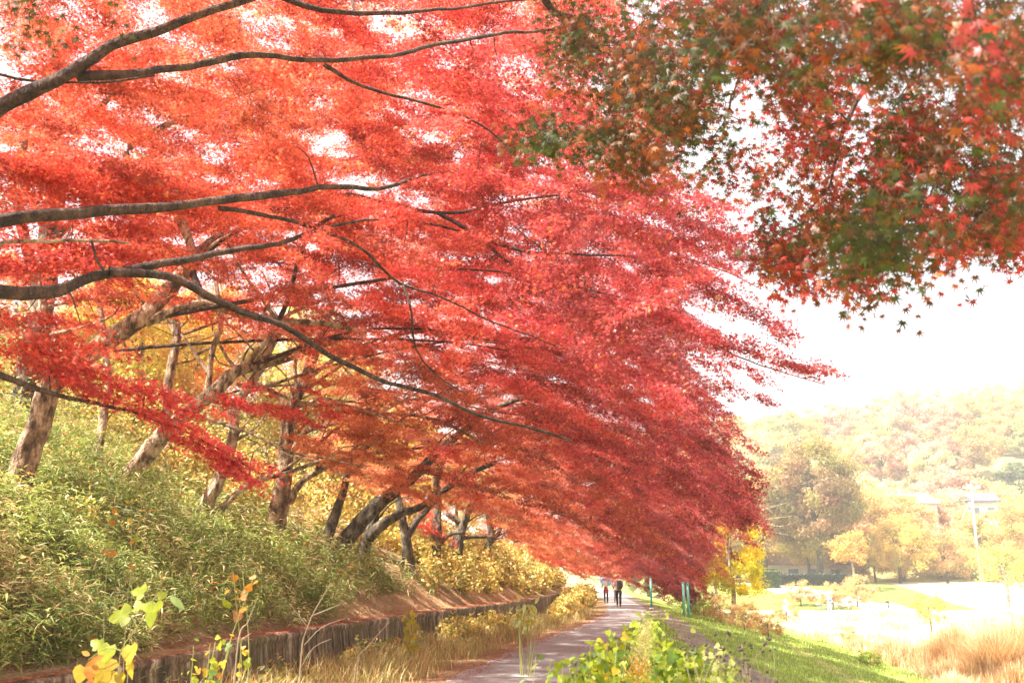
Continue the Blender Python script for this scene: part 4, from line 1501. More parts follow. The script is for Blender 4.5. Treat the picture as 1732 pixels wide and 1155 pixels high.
FT.limb(PP([(1405, 310, 5.0), (1440, 370, 5.0), (1470, 430, 5.0), (1490, 500, 5.0)]), .005, .0025, n=5)
for st, Y_ in [([(1240, 160), (1225, 210), (1190, 250)], 4.7), ([(1643, 60), (1600, 110), (1560, 150), (1500, 175)], 4.1), ([(1560, 60), (1540, 120), (1500, 200), (1480, 260)], 4.6), ([(1490, 500), (1470, 520), (1450, 535)], 5.0), ([(1600, 240), (1570, 330), (1560, 400), (1540, 450)], 4.7),
               ([(1735, 262), (1720, 340), (1690, 400)], 3.9), ([(1405, 310), (1360, 370), (1340, 430), (1310, 460)], 5.0), ([(1050, 75), (1060, 150), (1040, 220), (960, 240)], 5.7), ([(1440, 200), (1380, 220), (1330, 260), (1290, 300)], 5.2), ([(1640, 320), (1650, 390), (1620, 440)], 4.7)]:
    FT.limb([P(a, b, Y_ + gq.normal(0, .03)) for a, b in st], .0065, .0022, n=5, step=.08, name='branch')
REG = [  # px,py,rx,ry,count,depth lo/hi, colour weights (green, brown, orange, red)
    (1250, 60, 190, 90, 900, 2.8, 4.6, (.42, .3, .2, .08)), (1500, 50, 180, 90, 900, 2.3, 4.2, (.4, .34, .16, .1)), (1690, 110, 90, 150, 620, 2.1, 3.8, (.3, .32, .2, .18)),
    (1080, 120, 120, 90, 760, 4.4, 6.0, (.4, .3, .28, .02)), (980, 70, 100, 80, 420, 5.0, 6.2, (.5, .2, .28, .02)), (1160, 190, 100, 90, 620, 4.2, 5.4, (.35, .35, .25, .05)), (1050, 245, 100, 50, 330, 4.6, 5.6, (.4, .25, .35, 0)),
    (925, 238, 70, 24, 150, 4.8, 5.6, (.85, .05, .1, 0)), (1080, 285, 70, 30, 110, 4.8, 5.6, (.05, .1, .85, 0)),
    (1370, 150, 90, 60, 420, 4.0, 5.6, (.1, .25, .3, .35)), (1400, 250, 120, 90, 420, 4.4, 6.2, (.08, .22, .2, .5)), (1290, 300, 70, 70, 90, 5.0, 6.4, (.02, .1, .28, .6)), (1240, 280, 60, 50, 60, 5.0, 6.2, (.02, .2, .3, .48)),
    (1560, 240, 110, 90, 620, 3.6, 5.2, (.3, .3, .15, .25)), (1690, 320, 80, 100, 480, 3.2, 4.6, (.35, .3, .1, .25)), (1500, 330, 90, 60, 340, 3.6, 5.0, (.4, .3, .1, .2)), (1400, 380, 90, 60, 300, 4.2, 5.4, (.12, .35, .3, .23)),
    (1470, 410, 80, 30, 230, 3.0, 4.0, (.72, .2, .04, .04)), (1330, 430, 70, 50, 260, 4.4, 5.4, (.1, .5, .2, .2)), (1600, 400, 90, 40, 260, 3.4, 4.8, (.3, .25, .15, .3)), (1700, 400, 60, 40, 180, 3.8, 4.8, (.05, .1, .1, .75)),
    (1450, 470, 90, 30, 130, 3.8, 5.0, (.1, .3, .25, .35)), (1370, 480, 60, 25, 60, 4.2, 5.2, (0, .1, .25, .65)), (1440, 515, 22, 22, 9, 3.6, 4.2, (.1, .5, .3, .1)), (1535, 465, 40, 22, 26, 3.8, 4.8, (.05, .2, .2, .55)),
    (1478, 522, 16, 12, 4, 4.0, 4.6, (0, .1, .1, .8)), (1540, 524, 18, 8, 3, 4.4, 5, (0, .7, 0, .3)), (1530, 556, 14, 4, 2, 4.4, 5, (0, .5, 0, .5)), (1650, 452, 6, 6, 1, 4.2, 4.4, (0, 1, 0, 0)), (1712, 445, 20, 18, 16, 4.0, 4.8, (0, .1, .1, .8)), (45, 30, 80, 40, 90, 4.2, 5.4, (.75, .15, .1, 0)), (60, 70, 18, 12, 8, 4.2, 5, (1, 0, 0, 0))]
Cc, Nn, Dd, Kk, Ss = [], [], [], [], []
FCOL = np.array([(.06, .085, .008), (.15, .065, .014), (.36, .11, .022), (.42, .05, .04)])
for (x0, y0, rx, ry, n, ya, yb, wts) in REG:
    n = int(n * 2.1) if n > 20 else n
    m = max(1, n // 8)
    ang = gq.random(m) * 6.283
    rr = np.abs(gq.normal(0, .58, m))
    k = gq.integers(0, m, n)
    cpx, cpy, cY = x0 + rx * rr * np.cos(ang), y0 + ry * rr * np.sin(ang), gq.uniform(ya, yb, m)
    wts = np.array(wts) / sum(wts)
    ck = gq.choice(4, m, p=wts)
    c3 = np.array([P(a, b, c) for a, b, c in zip(cpx, cpy, cY)])
    if n > 8:
        c3t = c3[gq.integers(0, m, 3)]
        for q in c3t:
            FT.twig_to(q, gq, .002)
    tdir = gq.normal(0, .55, (m, 3)) + [0, 0, .55]
    tdir *= (gq.uniform(.1, .24, m) / np.linalg.norm(tdir, axis=1))[:, None] * (1 if n > 20 else .3)
    for q in range(m):
        pt = np.array([c3[q] - tdir[q] * .6, c3[q] + gq.normal(0, .008, 3), c3[q] + tdir[q]])
        FT.tw.append((pt, np.array([.0007, .0011, .0016])))
    u = gq.uniform(-.7, 1, n)
    p = c3[k] + tdir[k] * u[:, None] + gq.normal(0, .034, (n, 3))
    Cc.append(p)
    Nn.append(gq.normal(0, .38, (n, 3)) + [0, -.95, .3])
    Dd.append(gq.normal(0, .5, (n, 3)) + [0, 0, -.8])
    alt = np.where(gq.random(n) < .8, ck[k], gq.choice(4, n, p=wts))
    Kk.append(np.clip(FCOL[alt] * (1 + gq.normal(0, .22, (n, 1))), .01, .9))
    Ss.append(gq.uniform(.028, .048, n))
for _ in range(320):  # upper crown out of view, added to shade the leaves hanging below
    q = np.array([gq.uniform(-4.5, 4.5), gq.uniform(-.5, 7.5), 0])
    q[2] = max(1.6 + .66 * q[1] + gq.uniform(.5, 2.2), gq.uniform(5, 7.5))
    pl, nl_, dl, _k = pad_leaves(q, .6, .5, .1, gq.uniform(0, 6.3), .1, 130, gq)
    Cc.append(pl); Nn.append(nl_); Dd.append(dl)
    Kk.append(np.clip(FCOL[gq.choice(4, 130)] * 1.3, .01, .9)); Ss.append(gq.uniform(.035, .055, 130))
Cc, Nn, Dd, Kk, Ss = map(np.concatenate, (Cc, Nn, Dd, Kk, Ss))
leaf_mesh('crown', Cc, Nn, Dd, Ss, Kk, M_NLEAF, FT.root, 0)
Vs, Fs, b = [], [], 0
for p, r in FT.tw:
    v, f = tube_np(p, r, 5)
    Vs.append(v); Fs.append(f + b); b += len(v)
tag(mesh_np('twigs', np.vstack(Vs), np.vstack(Fs), M_BARKD, FT.root, smooth=True), kind='stuff')

# ------------------------------------------------------------------ weeds and vines close to the viewer
M_STEM = plain('plant_stem', (.3, .3, .1), .7)
M_DRY = plain('dry_stem', (.3, .22, .15), .8)


def leaf_outline(kind):
    if kind == 'round':
        pts = [(0, -.02), (.3, -.16), (.56, .06), (.6, .36), (.4, .7), (.14, .98), (0, 1.12), (-.14, .98), (-.4, .7), (-.6, .36), (-.56, .06), (-.3, -.16)]
    elif kind == 'lobed':
        pts = [(0, 0), (.24, -.22), (.55, -.1), (.72, .2), (.5, .34), (.36, .42), (.4, .7), (.22, .95), (0, 1.2), (-.22, .95), (-.4, .7), (-.36, .42), (-.5, .34), (-.72, .2), (-.55, -.1), (-.24, -.22)]
    else:
        pts = [(0, 0), (.16, .2), (.2, .5), (.12, .8), (0, 1.1), (-.12, .8), (-.2, .5), (-.16, .2)]
    v = [(0, .4, 0)] + [(x, y, .16 * abs(x) - .12 * y * y) for x, y in pts]
    n = len(pts)
    f = [(0, 1 + i, 1 + (i + 1) % n) for i in range(n)]
    return np.array(v, float), np.array(f)


OUT = {k: leaf_outline(k) for k in ('round', 'lobed', 'lance')}


def plant(name, base, label, cat, stems, leaves, g, mat_=None, stem_r=.005, group=None, extra=None):
    """stems: list of point lists; leaves: (kind, point, size, dir, colour)"""
    root = empty(name, base, label, cat, group)
    b = MB()
    for st in stems:
        k = len(st)
        p, r = spline(st, np.linspace(stem_r, stem_r * .4, k), .04)
        v, f = tube_np(p, r, 5)
        b.add(v, [tuple(q) for q in f])
    b.build('stem', mat_ or M_STEM, root)
    for kind in {l[0] for l in leaves}:
        ls = [l for l in leaves if l[0] == kind]
        Vt, Ft = OUT[kind]
        V, Fc = place(Vt, Ft, np.array([l[1] for l in ls]), np.array([l[3][1] for l in ls]), np.array([l[3][0] for l in ls]), np.array([l[2] for l in ls], float))
        mesh_np('leaves', V, Fc, M_GLEAF, root, np.clip(np.repeat(np.array([l[4] for l in ls]), len(Ft), 0) * g.uniform(.82, 1.18, (len(ls) * len(Ft), 1)), .01, .9))
    return root


def facing(g, down=.6, j=.35):
    d = g.normal(0, .5, 3) + [0, 0, -down]
    n = g.normal(0, j, 3) + [0, -.8, .5]
    return (d, n)


gv = np.random.default_rng(17)
YG, YL, OG, GR = (.3, .36, .03), (.5, .38, .035), (.46, .2, .03), (.12, .2, .03)
# left vine
lv = []
for (kd, px, py, sz, dx, dz, c) in [('lobed', 216, 1040, .088, -.9, -.15, YG), ('lobed', 243, 1002, .06, -.8, .2, YG), ('lobed', 262, 1022, .095, .1, -1, YG), ('lance', 288, 1008, .09, .6, -.8, (.3, .42, .15)), ('round', 268, 1008, .04, .7, .3, YG),
                                    ('round', 186, 1092, .085, -.1, -1, YG), ('round', 222, 1092, .08, .25, -1, (.6, .46, .07)), ('lance', 176, 1108, .1, -.9, -.1, OG), ('round', 142, 1128, .075, -.1, -1, YL), ('round', 156, 1126, .065, .2, -1, OG),
                                    ('lobed', 178, 1122, .1, .1, -1, YL), ('round', 200, 1140, .09, -.1, -1, YL), ('lance', 218, 1112, .1, .4, -1, YL), ('lobed', 168, 1092, .05, -.6, .5, YG), ('round', 160, 1150, .07, 0, -1, OG), ('lobed', 236, 1030, .05, -.3, .6, YG), ('round', 186, 1138, .1, -.2, -1, YL), ('lance', 152, 1108, .06, -.8, .3, OG)]:
    Y = 5.3 + gv.normal(0, .08)
    lv.append((kd, P(px, py, Y), sz * 1.08, (np.array([dx, gv.normal(0, .25), dz]), np.array([gv.normal(0, .2), -.85, .4])), np.array(c) * gv.uniform(.85, 1.15)))
bx = P(215, 1160, 5.3)
base = np.array([bx[0], 5.3, float(H(bx[0], 5.3))])
plant('vine_plant', base, 'trailing vine with large yellow-green and yellow lobed leaves in the lower left corner', 'vine',
      [[base, P(190, 1250, 5.3), P(200, 1160, 5.3), P(205, 1100, 5.3), P(232, 1060, 5.3), P(262, 1010, 5.3), P(274, 975, 5.3)], [P(205, 1100, 5.3), P(180, 1095, 5.3), P(150, 1115, 5.3)], [P(232, 1060, 5.3), P(222, 1040, 5.3)], [P(262, 1010, 5.3), P(285, 1000, 5.3)]], lv, gv, None, .004)


def bushy(name, label, px0, px1, py_top, Y, n, sizes, cols, ps, kinds=('round', 'lobed'), stems=5, cat='weed', sway=.06, lo=None, stem_mat=None, r=.005, bottom=1175):
    a, c = P(px0, 1155, Y), P(px1, 1155, Y)
    bxx = (a[0] + c[0]) / 2
    base = np.array([bxx, Y, float(H(bxx, Y))])
    st, lv = [], []
    for i in range(stems):
        t = (i + .5) / stems
        px = px0 + (px1 - px0) * t + gv.normal(0, 4)
        top = P(px, py_top(t) if callable(py_top) else py_top, Y + gv.normal(0, .15))
        foot = base + [gv.normal(0, .08), gv.normal(0, .08), 0]
        mid = foot * .4 + top * .6 + gv.normal(0, sway, 3) * [1, 1, .3] + (top - foot) * [.25, .25, 0] * .4
        st.append([foot, mid, top])
        q, _ = spline([foot, mid, top], [1, 1, 1], .03)
        zlow = P(px, bottom, Y)[2]
        q = q[q[:, 2] > zlow]
        if not len(q): continue
        for k in range(n // stems):
            p = q[int(gv.integers(len(q)))] + gv.normal(0, .035, 3)
            lv.append((str(gv.choice(kinds)), p, gv.uniform(*sizes), facing(gv, .35, .5), np.array(cols[gv.choice(len(cols), p=ps)]) * gv.uniform(.8, 1.2)))
    return plant(name, base, label, cat, st, lv, gv, stem_mat, r)


bushy('vine_plant', 'vine with yellow-green and orange leaves climbing beside the wall end at the lower left', 318, 425, lambda t: 1092 - 14 * t, 6.6, 46, (.025, .045), [YG, YL, OG, GR], [.45, .2, .2, .15], ('lobed', 'round'), 5)
bushy('vine_plant', 'thin stalk carrying orange and brown leaves in front of the bamboo grass', 385, 440, 965, 6.8, 16, (.035, .06), [OG, (.5, .26, .12), YG], [.5, .3, .2], ('round',), 3, bottom=1040)
bushy('vine_plant', 'slender spray of orange leaves before the pale trunk base at the left', 190, 250, 845, 9.0, 34, (.025, .05), [OG, YL, YG], [.5, .3, .2], ('round', 'lance'), 3, bottom=960)
bushy('weed_plant', 'weed with broad pale green leaves at the bottom just left of the green mass', 905, 975, lambda t: 1108 + 14 * t, 4.9, 26, (.03, .052), [YG, (.26, .38, .12), GR], [.6, .25, .15], ('round', 'lance'), 4)
bushy('weed_plant', 'light green leafy weed left of the goldenrod spike', 1005, 1055, lambda t: 1088 - 10 * t, 5.4, 150, (.018, .042), [YG, YL, GR], [.6, .15, .25], ('round', 'lobed'), 6)
bushy('weed_plant', 'tallest light green weed at the path edge behind the goldenrod spike', 1068, 1118, lambda t: 1066 - 18 * math.sin(t * 3), 6.0, 190, (.018, .04), [YG, (.5, .58, .12), GR], [.6, .25, .15], ('round', 'lobed'), 7)
bushy('weed_plant', 'darker green leafy weed right of the goldenrod spike', 1115, 1180, lambda t: 1102 + 12 * t, 5.2, 190, (.018, .04), [YG, GR, (.5, .55, .16)], [.45, .4, .15], ('round', 'lobed'), 7)
bushy('weed_plant', 'straggly pale weed rising in front of the dirt track', 1185, 1235, lambda t: 1092 + 30 * t, 5.0, 130, (.014, .032), [YG, (.56, .58, .24), GR], [.45, .4, .15], ('round', 'lance'), 5)
bushy('weed_plant', 'low green weed between the broad leaved weed and the light green weed', 968, 1030, lambda t: 1118 - 10 * t, 6.4, 150, (.018, .036), [YG, GR], [.6, .4], ('round', 'lance'), 6)
bushy('weed_plant', 'weed with long arching pale leaves on the verge below the wall far end', 868, 905, 1020, 17, 60, (.09, .16), [(.5, .52, .24), YL], [.7, .3], ('lance',), 6, r=.012, bottom=1060)
bushy('vine_plant', 'yellow leaved vine hanging upright against the middle of the wall', 683, 702, 1035, 19, 46, (.06, .1), [YL, YG], [.7, .3], ('round',), 4, r=.01, bottom=1095)

# goldenrod spike
Y = 4.9
gb_ = P(1085, 1155, Y)
base = np.array([gb_[0], Y, float(H(gb_[0], Y))])
root = empty('goldenrod', base, 'upright spike of fluffy cream flowers fading to orange, above the green weeds', 'wild flower')
b = MB()
pts = [base, P(1078, 1200, Y), P(1082, 1120, Y), P(1094, 1045, Y)]
p, r = spline(pts, [.006, .005, .004, .002], .04)
b.tube(p, r, 6)
b.build('stem', M_STEM, root)
n = 1500
t = gv.random(n)
cpx, cpy = 1078 + 18 * t, 1150 - 98 * t
q = np.array([P(a, b_, Y) for a, b_ in zip(cpx, cpy)]) + gv.normal(0, 1, (n, 3)) * (.012 + .03 * (1 - t) * (np.sin(t * 22) * .4 + .8))[:, None]
cc_ = np.where((t < .3)[:, None], np.array([.75, .36, .08]), np.array([.75, .68, .4])) * gv.uniform(.7, 1.1, (n, 1))
T_ = np.array([(0, -.6, 0), (.4, 0, .1), (0, .6, 0), (-.4, 0, .1)])
V, Fc = place(T_, np.array([(0, 1, 2, 3)]), q, gv.normal(0, 1, (n, 3)), gv.normal(0, 1, (n, 3)), gv.uniform(.006, .012, n))
mesh_np('flowers', V, Fc, M_GLEAF, root, cc_)

# weed with dark seed heads
M_SEED = plain('dark_seed', (.05, .03, .03), .6)
for (x0, x1, y0, y1, Y, n, lab) in [(1150, 1235, 1068, 1110, 4.6, 12, 'thin weed with scattered dark seed heads in front of the dirt track'), (1225, 1320, 1080, 1150, 4.4, 20, 'branching dry weed with dark brown seed heads against the embankment grass')]:
    bx = P((x0 + x1) / 2, 1155, Y)[0]
    base = np.array([bx, Y, float(H(bx, Y))])
    root = empty('seed_weed', base, lab, 'weed')
    b, sb = MB(), MB()
    hub = P((x0 + x1) / 2, 1215, Y)
    p, r = spline([base, hub], [.004, .003], .05)
    b.tube(p, r, 5)
    for i in range(n):
        e = P(gv.uniform(x0, x1), gv.uniform(y0, y1), Y + gv.normal(0, .08))
        p, r = spline([hub, (hub + e) / 2 + gv.normal(0, .02, 3), e], [.0014, .001, .0008], .03)
        b.tube(p, r, 4)
        for _ in range(gv.integers(1, 4)):
            c = e + gv.normal(0, .008, 3)
            d = gv.normal(0, 1, 3); d /= np.linalg.norm(d)
            s_ = gv.uniform(.004, .008)
            sb.tube([c - d * s_ * 1.2, c - d * s_ * .4, c + d * s_ * .5, c + d * s_ * 1.3], [s_ * .2, s_, s_ * .9, s_ * .2], 6)
    b.build('stem', M_DRY, root)
    tag(sb.build('seed_heads', M_SEED, root), kind='stuff')

# bare dead stems by the wall
for (sts, Y, lab) in [([[(505, 1260), (508, 1130), (520, 1060), (545, 1010), (560, 985)], [(520, 1060), (490, 1020)], [(515, 1090), (545, 1060), (585, 1045)], [(508, 1130), (530, 1095), (560, 1080)], [(530, 1040), (575, 1022)]], 6.5, 'bare pale branching dead stem in front of the wall'),
                      ([[(395, 1290), (400, 1110), (420, 1050), (436, 1010)], [(410, 1080), (425, 1070)]], 6.0, 'single bare pale stem just right of the wall end'),
                      ([[(600, 1290), (600, 1140), (625, 1090), (660, 1050)], [(610, 1120), (600, 1090)]], 7.5, 'short bare stem leaning over the dry grass')]:
    q0 = P(*sts[0][0], Y)
    base = np.array([q0[0], Y, float(H(q0[0], Y))])
    root = empty('dead_stem', base, lab, 'dead stem')
    b = MB()
    for i, st in enumerate(sts):
        pp_ = [P(a, c, Y) for a, c in st]
        if i == 0: pp_[0] = base
        p, r = spline(pp_, np.linspace(.006 if i == 0 else .0035, .0015, len(pp_)), .04)
        b.tube(p, r, 5, jit=.1)
    b.build('stem', M_DRY, root)

# ------------------------------------------------------------------ people
def pmat(name, c, r=.8): return plain(name, c, r, .12, 14)


M_SKIN = pmat('skin', (.55, .34, .25), .5)
M_HAIR = pmat('dark_hair', (.03, .022, .02), .5)
M_BLACK = pmat('black_cloth', (.022, .022, .026))
M_WHITE = pmat('white_cloth', (.72, .7, .68))
M_REDC = pmat('red_cloth', (.55, .06, .05))
M_GREYC = pmat('grey_cloth', (.2, .17, .16))
M_BLUE = pmat('blue_cloth', (.12, .28, .6))
M_SHOE = pmat('brown_shoe', (.16, .08, .06))


def skin_obj(name, joints, edges, mat_, parent, lvl=1):
    me = bpy.data.meshes.new(name)
    me.from_pydata([j[:3] for j in joints], edges, [])
    o = link(name, me, mat_, parent)
    m = o.modifiers.new('skin', 'SKIN')
    m.use_smooth_shade = True
    for v, j in zip(me.skin_vertices[0].data, joints):
        v.radius = (j[3], j[4] if len(j) > 4 else j[3])
    me.skin_vertices[0].data[0].use_root = True
    s_ = o.modifiers.new('sub', 'SUBSURF')
    s_.levels = s_.render_levels = lvl
    return o


def person(loc, h, rz, label, cols, stride=.16, arm=(.1, .1), sit=False, bend=0.0, name='person', coat_len=.0):
    """faces +Y; cols: top, legs, hair, shoes"""
    root = empty(name, loc, label, 'person', None, rz)
    k = h / 1.7
    top, legs, hair, shoe = cols
    pz = .93 if not sit else .62
    fy = bend
    L = []
    kn = (.14, .5) if not sit else (.38, .52)
    J = [(0, 0, pz, .115, .1), (0, .03 + fy * .4, pz + .26, .11, .09), (0, fy, pz + .46, .15, .09), (0, fy * 1.2 + .02, pz + .56, .055), (0, fy * 1.3 + .05, pz + .66, .075, .085), (0, fy * 1.3 + .05, pz + .76, .065, .075)]
    Ed = [(0, 1), (1, 2), (2, 3), (3, 4), (4, 5)]
    feet = []
    for sgn in (-1, 1):
        b = len(J)
        st = stride * sgn
        ky = st * .6 + (.36 if sit else .04)
        J += [(.1 * sgn, ky * .15, pz - .1, .085), (.1 * sgn, ky, pz * .53 if not sit else .5, .06), (.1 * sgn, st + (.3 if sit else 0), .1, .042), (.11 * sgn, st + .13 + (.3 if sit else 0), .04, .035)]
        Ed += [(0, b), (b, b + 1), (b + 1, b + 2), (b + 2, b + 3)]
        feet.append((b, b + 1, b + 2, b + 3))
    arms = []
    for sgn, a in zip((-1, 1), arm):
        b = len(J)
        J += [(.19 * sgn, fy, pz + .47, .055), (.24 * sgn, fy + a * .4, pz + .2, .042), (.22 * sgn, fy + a * 1.6 + .05, pz + .0 + abs(a) * .9, .033), (.215 * sgn, fy + a * 1.9 + .08, pz - .07 + abs(a) * 1.1, .03)]
        Ed += [(2, b), (b, b + 1), (b + 1, b + 2), (b + 2, b + 3)]
        # thumb and fingers
        hx, hy, hz = J[-1][:3]
        for q, (dx, dy, ln) in enumerate([(-.026, 0, .07), (-.009, .006, .08), (.009, .006, .078), (.026, 0, .06)]):
            c = len(J)
            J += [(hx + dy, hy + dx, hz - ln * .5, .011), (hx + dy - .012 * sgn, hy + dx + .01, hz - ln, .008)]
            Ed += [(b + 3, c), (c, c + 1)]
        c = len(J)
        J += [(hx - .02 * sgn, hy + .04, hz - .02, .011), (hx - .022 * sgn, hy + .055, hz - .045, .009)]
        Ed += [(b + 2, c), (c, c + 1)]
        arms.append((b, b + 1, b + 2))
    J = [(x * k, y * k, z * k, *[q * k for q in r]) for x, y, z, *r in J]
    body = skin_obj('body', J, Ed, M_SKIN, root)
    # clothes follow the same joints, a little wider
    def sub(ids, edges, grow, scale=1.0):
        mp = {j: i for i, j in enumerate(ids)}
        return [(*J[j][:3], *[q * scale + grow for q in J[j][3:]]) for j in ids], [(mp[a], mp[b]) for a, b in edges]
    l1, r1 = feet
    jl, el = sub([0, *l1[:3], *r1[:3]], [(0, l1[0]), (l1[0], l1[1]), (l1[1], l1[2]), (0, r1[0]), (r1[0], r1[1]), (r1[1], r1[2])], .014 * k)
    skin_obj('trousers', jl, el, legs, root)
    a1_, a2_ = arms
    jt, et = sub([1, 0, 2, *a1_, *a2_], [(1, 0), (1, 2), (2, a1_[0]), (a1_[0], a1_[1]), (a1_[1], a1_[2]), (2, a2_[0]), (a2_[0], a2_[1]), (a2_[1], a2_[2])], .02 * k)
    if coat_len:
        jt.append((0, 0, jt[1][2] - coat_len, .17 * k, .13 * k))
        et.append((1, len(jt) - 1))
    skin_obj('jacket', jt, et, top, root)
    hx, hy, hz = J[4][:3]
    m = MB()
    nn = 10
    rings = []
    for zi, (dz, rr_) in enumerate([(-.1, .07), (-.04, .098), (.04, .108), (.1, .1), (.15, .066), (.175, .01)]):
        for q in range(nn):
            a = q / nn * 6.283
            rings.append((hx + math.cos(a) * rr_ * k * .86, hy - .022 * k + math.sin(a) * rr_ * k, hz + dz * k))
    fs = [(zi * nn + q, zi * nn + (q + 1) % nn, (zi + 1) * nn + (q + 1) % nn, (zi + 1) * nn + q) for zi in range(5) for q in range(nn)]
    m.add(rings, fs)
    m.f.append(tuple(range(nn))[::-1])
    m.build('hair', hair, root, world=False)
    # face: eyes, nose and mouth on the front of the head
    fm = MB()
    for sgn in (-1, 1):
        fm.box((hx + sgn * .03 * k, hy + .082 * k, hz + .03 * k), (.018 * k, .014 * k, .01 * k))
    fm.box((hx, hy + .082 * k, hz - .045 * k), (.04 * k, .012 * k, .008 * k))
    fm.build('eyes_and_mouth', M_HAIR, root, world=False)
    nm = MB()
    nm.add([(hx - .012 * k, hy + .08 * k, hz - .015 * k), (hx + .012 * k, hy + .08 * k, hz - .015 * k), (hx, hy + .108 * k, hz - .01 * k), (hx, hy + .082 * k, hz + .035 * k)], [(0, 1, 2), (0, 2, 3), (1, 3, 2), (0, 3, 1)])
    nm.build('nose', M_SKIN, root, world=False)
    for sgn, f_ in zip((-1, 1), feet):
        x, y, z = J[f_[2]][:3]
        skin_obj('shoe', [(x, y - .03, .05 * k, .05 * k), (x, y + .08 * k, .042 * k, .048 * k, .04 * k), (x, y + .19 * k, .035 * k, .04 * k, .03 * k)], [(0, 1), (1, 2)], shoe, root)
    return root, J


g1_ = hit(1047, 1027, 20)
p1, J1 = person(g1_, 1.72, rad(6), 'person walking away on the path in pale jacket and black trousers with a dark backpack', (M_WHITE, M_BLACK, M_HAIR, M_SHOE), .1)


def backpack(person_root, name, label, c_mat, w=.34, h=.5, d=.2, z=1.18, y=-.24):
    a = person_root.rotation_euler[2]
    l = Vector(person_root.location)
    off = Matrix.Rotation(a, 3, 'Z') @ Vector((0, y, z))
    e = empty(name, tuple(l + off), label, 'backpack', None, a)
    v, n = [], 12
    for zi, (dz, s_) in enumerate([(-.5, .6), (-.46, .88), (-.3, 1), (0, 1.02), (.25, .95), (.42, .75), (.5, .4)]):
        for q in range(n):
            t_ = q / n * 6.283
            cx__, sy__ = math.cos(t_), math.sin(t_)
            v.append((math.copysign(abs(cx__) ** .6, cx__) * w / 2 * s_, math.copysign(abs(sy__) ** .7, sy__) * d / 2 * s_, dz * h))
    m = MB()
    fs = [(zi * n + q, zi * n + (q + 1) % n, (zi + 1) * n + (q + 1) % n, (zi + 1) * n + q) for zi in range(6) for q in range(n)]
    m.add(v, fs)
    m.f += [tuple(range(n))[::-1], tuple(range(6 * n, 7 * n))]
    m.build('bag', c_mat, e, world=False)
    m = MB()
    m.box((0, -d / 2 - .02, -.08), (w * .7, .06, h * .4))
    m.build('pocket', c_mat, e, smooth=False, world=False)
    for sg in (-1, 1):
        m = MB()
        m.tube([(sg * w * .28, d * .4, h * .42), (sg * w * .33, d * .9, h * .5), (sg * w * .34, d * 1.9, h * .2), (sg * w * .3, d * 1.3, -h * .25), (sg * w * .28, d * .4, -h * .35)], [.018] * 5, 6)
        m.build('strap', c_mat, e, world=False)
    return e


backpack(p1, 'backpack', 'dark brown backpack on the walker in black trousers', pmat('backpack_cloth', (.05, .035, .03)), .3, .46, .18)
Y2 = 63
g2_ = P(1025, 1000, Y2); g2_[2] = float(H(g2_[0], Y2))
p2, J2 = person(g2_, 1.62, rad(4), 'person farther up the path in a red coat under a pale umbrella', (M_REDC, M_BLACK, M_HAIR, M_BLACK), .08, (.1, .28), coat_len=.28)
g3_ = P(1042, 1000, 66); g3_[2] = float(H(g3_[0], 66))
person(g3_, 1.6, rad(-3), 'person in grey clothes walking just ahead of the pale jacket walker', (M_GREYC, M_GREYC, M_HAIR, M_BLACK), .12)


def umbrella(c, tilt, label):
    e = empty('umbrella', c, label, 'umbrella')
    n, m = 8, 5
    Rr = .47
    v = [(0, 0, .22)]
    Mt = Matrix.Rotation(tilt, 3, 'X')
    for r_ in range(1, m + 1):
        for q in range(n * 3):
            a = q / (n * 3) * 6.283
            t_ = r_ / m
            scal = 1 - .07 * abs(math.sin(a * n / 2)) * t_
            v.append((math.cos(a) * Rr * t_ * scal, math.sin(a) * Rr * t_ * scal, .22 - .27 * t_ ** 2.0))
    v = [tuple(Mt @ Vector(p)) for p in v]
    nn = n * 3
    f = [(0, 1 + q, 1 + (q + 1) % nn) for q in range(nn)]
    for r_ in range(m - 1):
        f += [(1 + r_ * nn + q, 1 + (r_ + 1) * nn + q, 1 + (r_ + 1) * nn + (q + 1) % nn, 1 + r_ * nn + (q + 1) % nn) for q in range(nn)]
    me = bpy.data.meshes.new('canopy')
    me.from_pydata(v, [], f)
    me.update()
    o = link('canopy', me, [pmat('pale_blue_cloth', (.25, .5, .8)), M_WHITE, pmat('pink_print', (.62, .36, .48)), M_BLUE], e)
    for i, p in enumerate(me.polygons):
        x, y, z = p.center
        q = math.floor((math.atan2(y, x) + 3.1416) / (6.2832 / 8))
        me.polygons[i].material_index = [0, 1, 0, 1, 2, 1, 0, 3][q % 8]
    b = MB()
    b.tube([tuple(Mt @ Vector(p)) for p in [(0, 0, .26), (0, 0, -.55)]], [.008, .008], 6)
    b.build('shaft', M_GREYC, e, world=False)
    b = MB()
    b.tube([tuple(Mt @ Vector(p)) for p in [(0, 0, -.55), (0, 0, -.63), (0, .03, -.66), (0, .06, -.63)]], [.014] * 4, 6)
    b.build('handle', M_BLACK, e, world=False)
    return e


umbrella((g2_[0] + .05, Y2 - .1, g2_[2] + 1.42), rad(58), 'pale blue and white open umbrella tilted back over the red coat')

# ------------------------------------------------------------------ bicycle and people on the plain
M_TYRE = pmat('tyre_rubber', (.03, .03, .03))
M_METAL = plain('grey_metal', (.4, .42, .45), .35, .1, 30, .6)
M_BLUEP = plain('blue_paint', (.1, .2, .5), .35, .1, 30)


def ring(m, c, R_, r_, nseg=26, axis='x'):
    pts = []
    for q in range(nseg + 1):
        a = q / nseg * 6.2832
        pts.append((c[0], c[1] + math.cos(a) * R_, c[2] + math.sin(a) * R_))
    m.tube(pts, [r_] * len(pts), 6, cap=False)


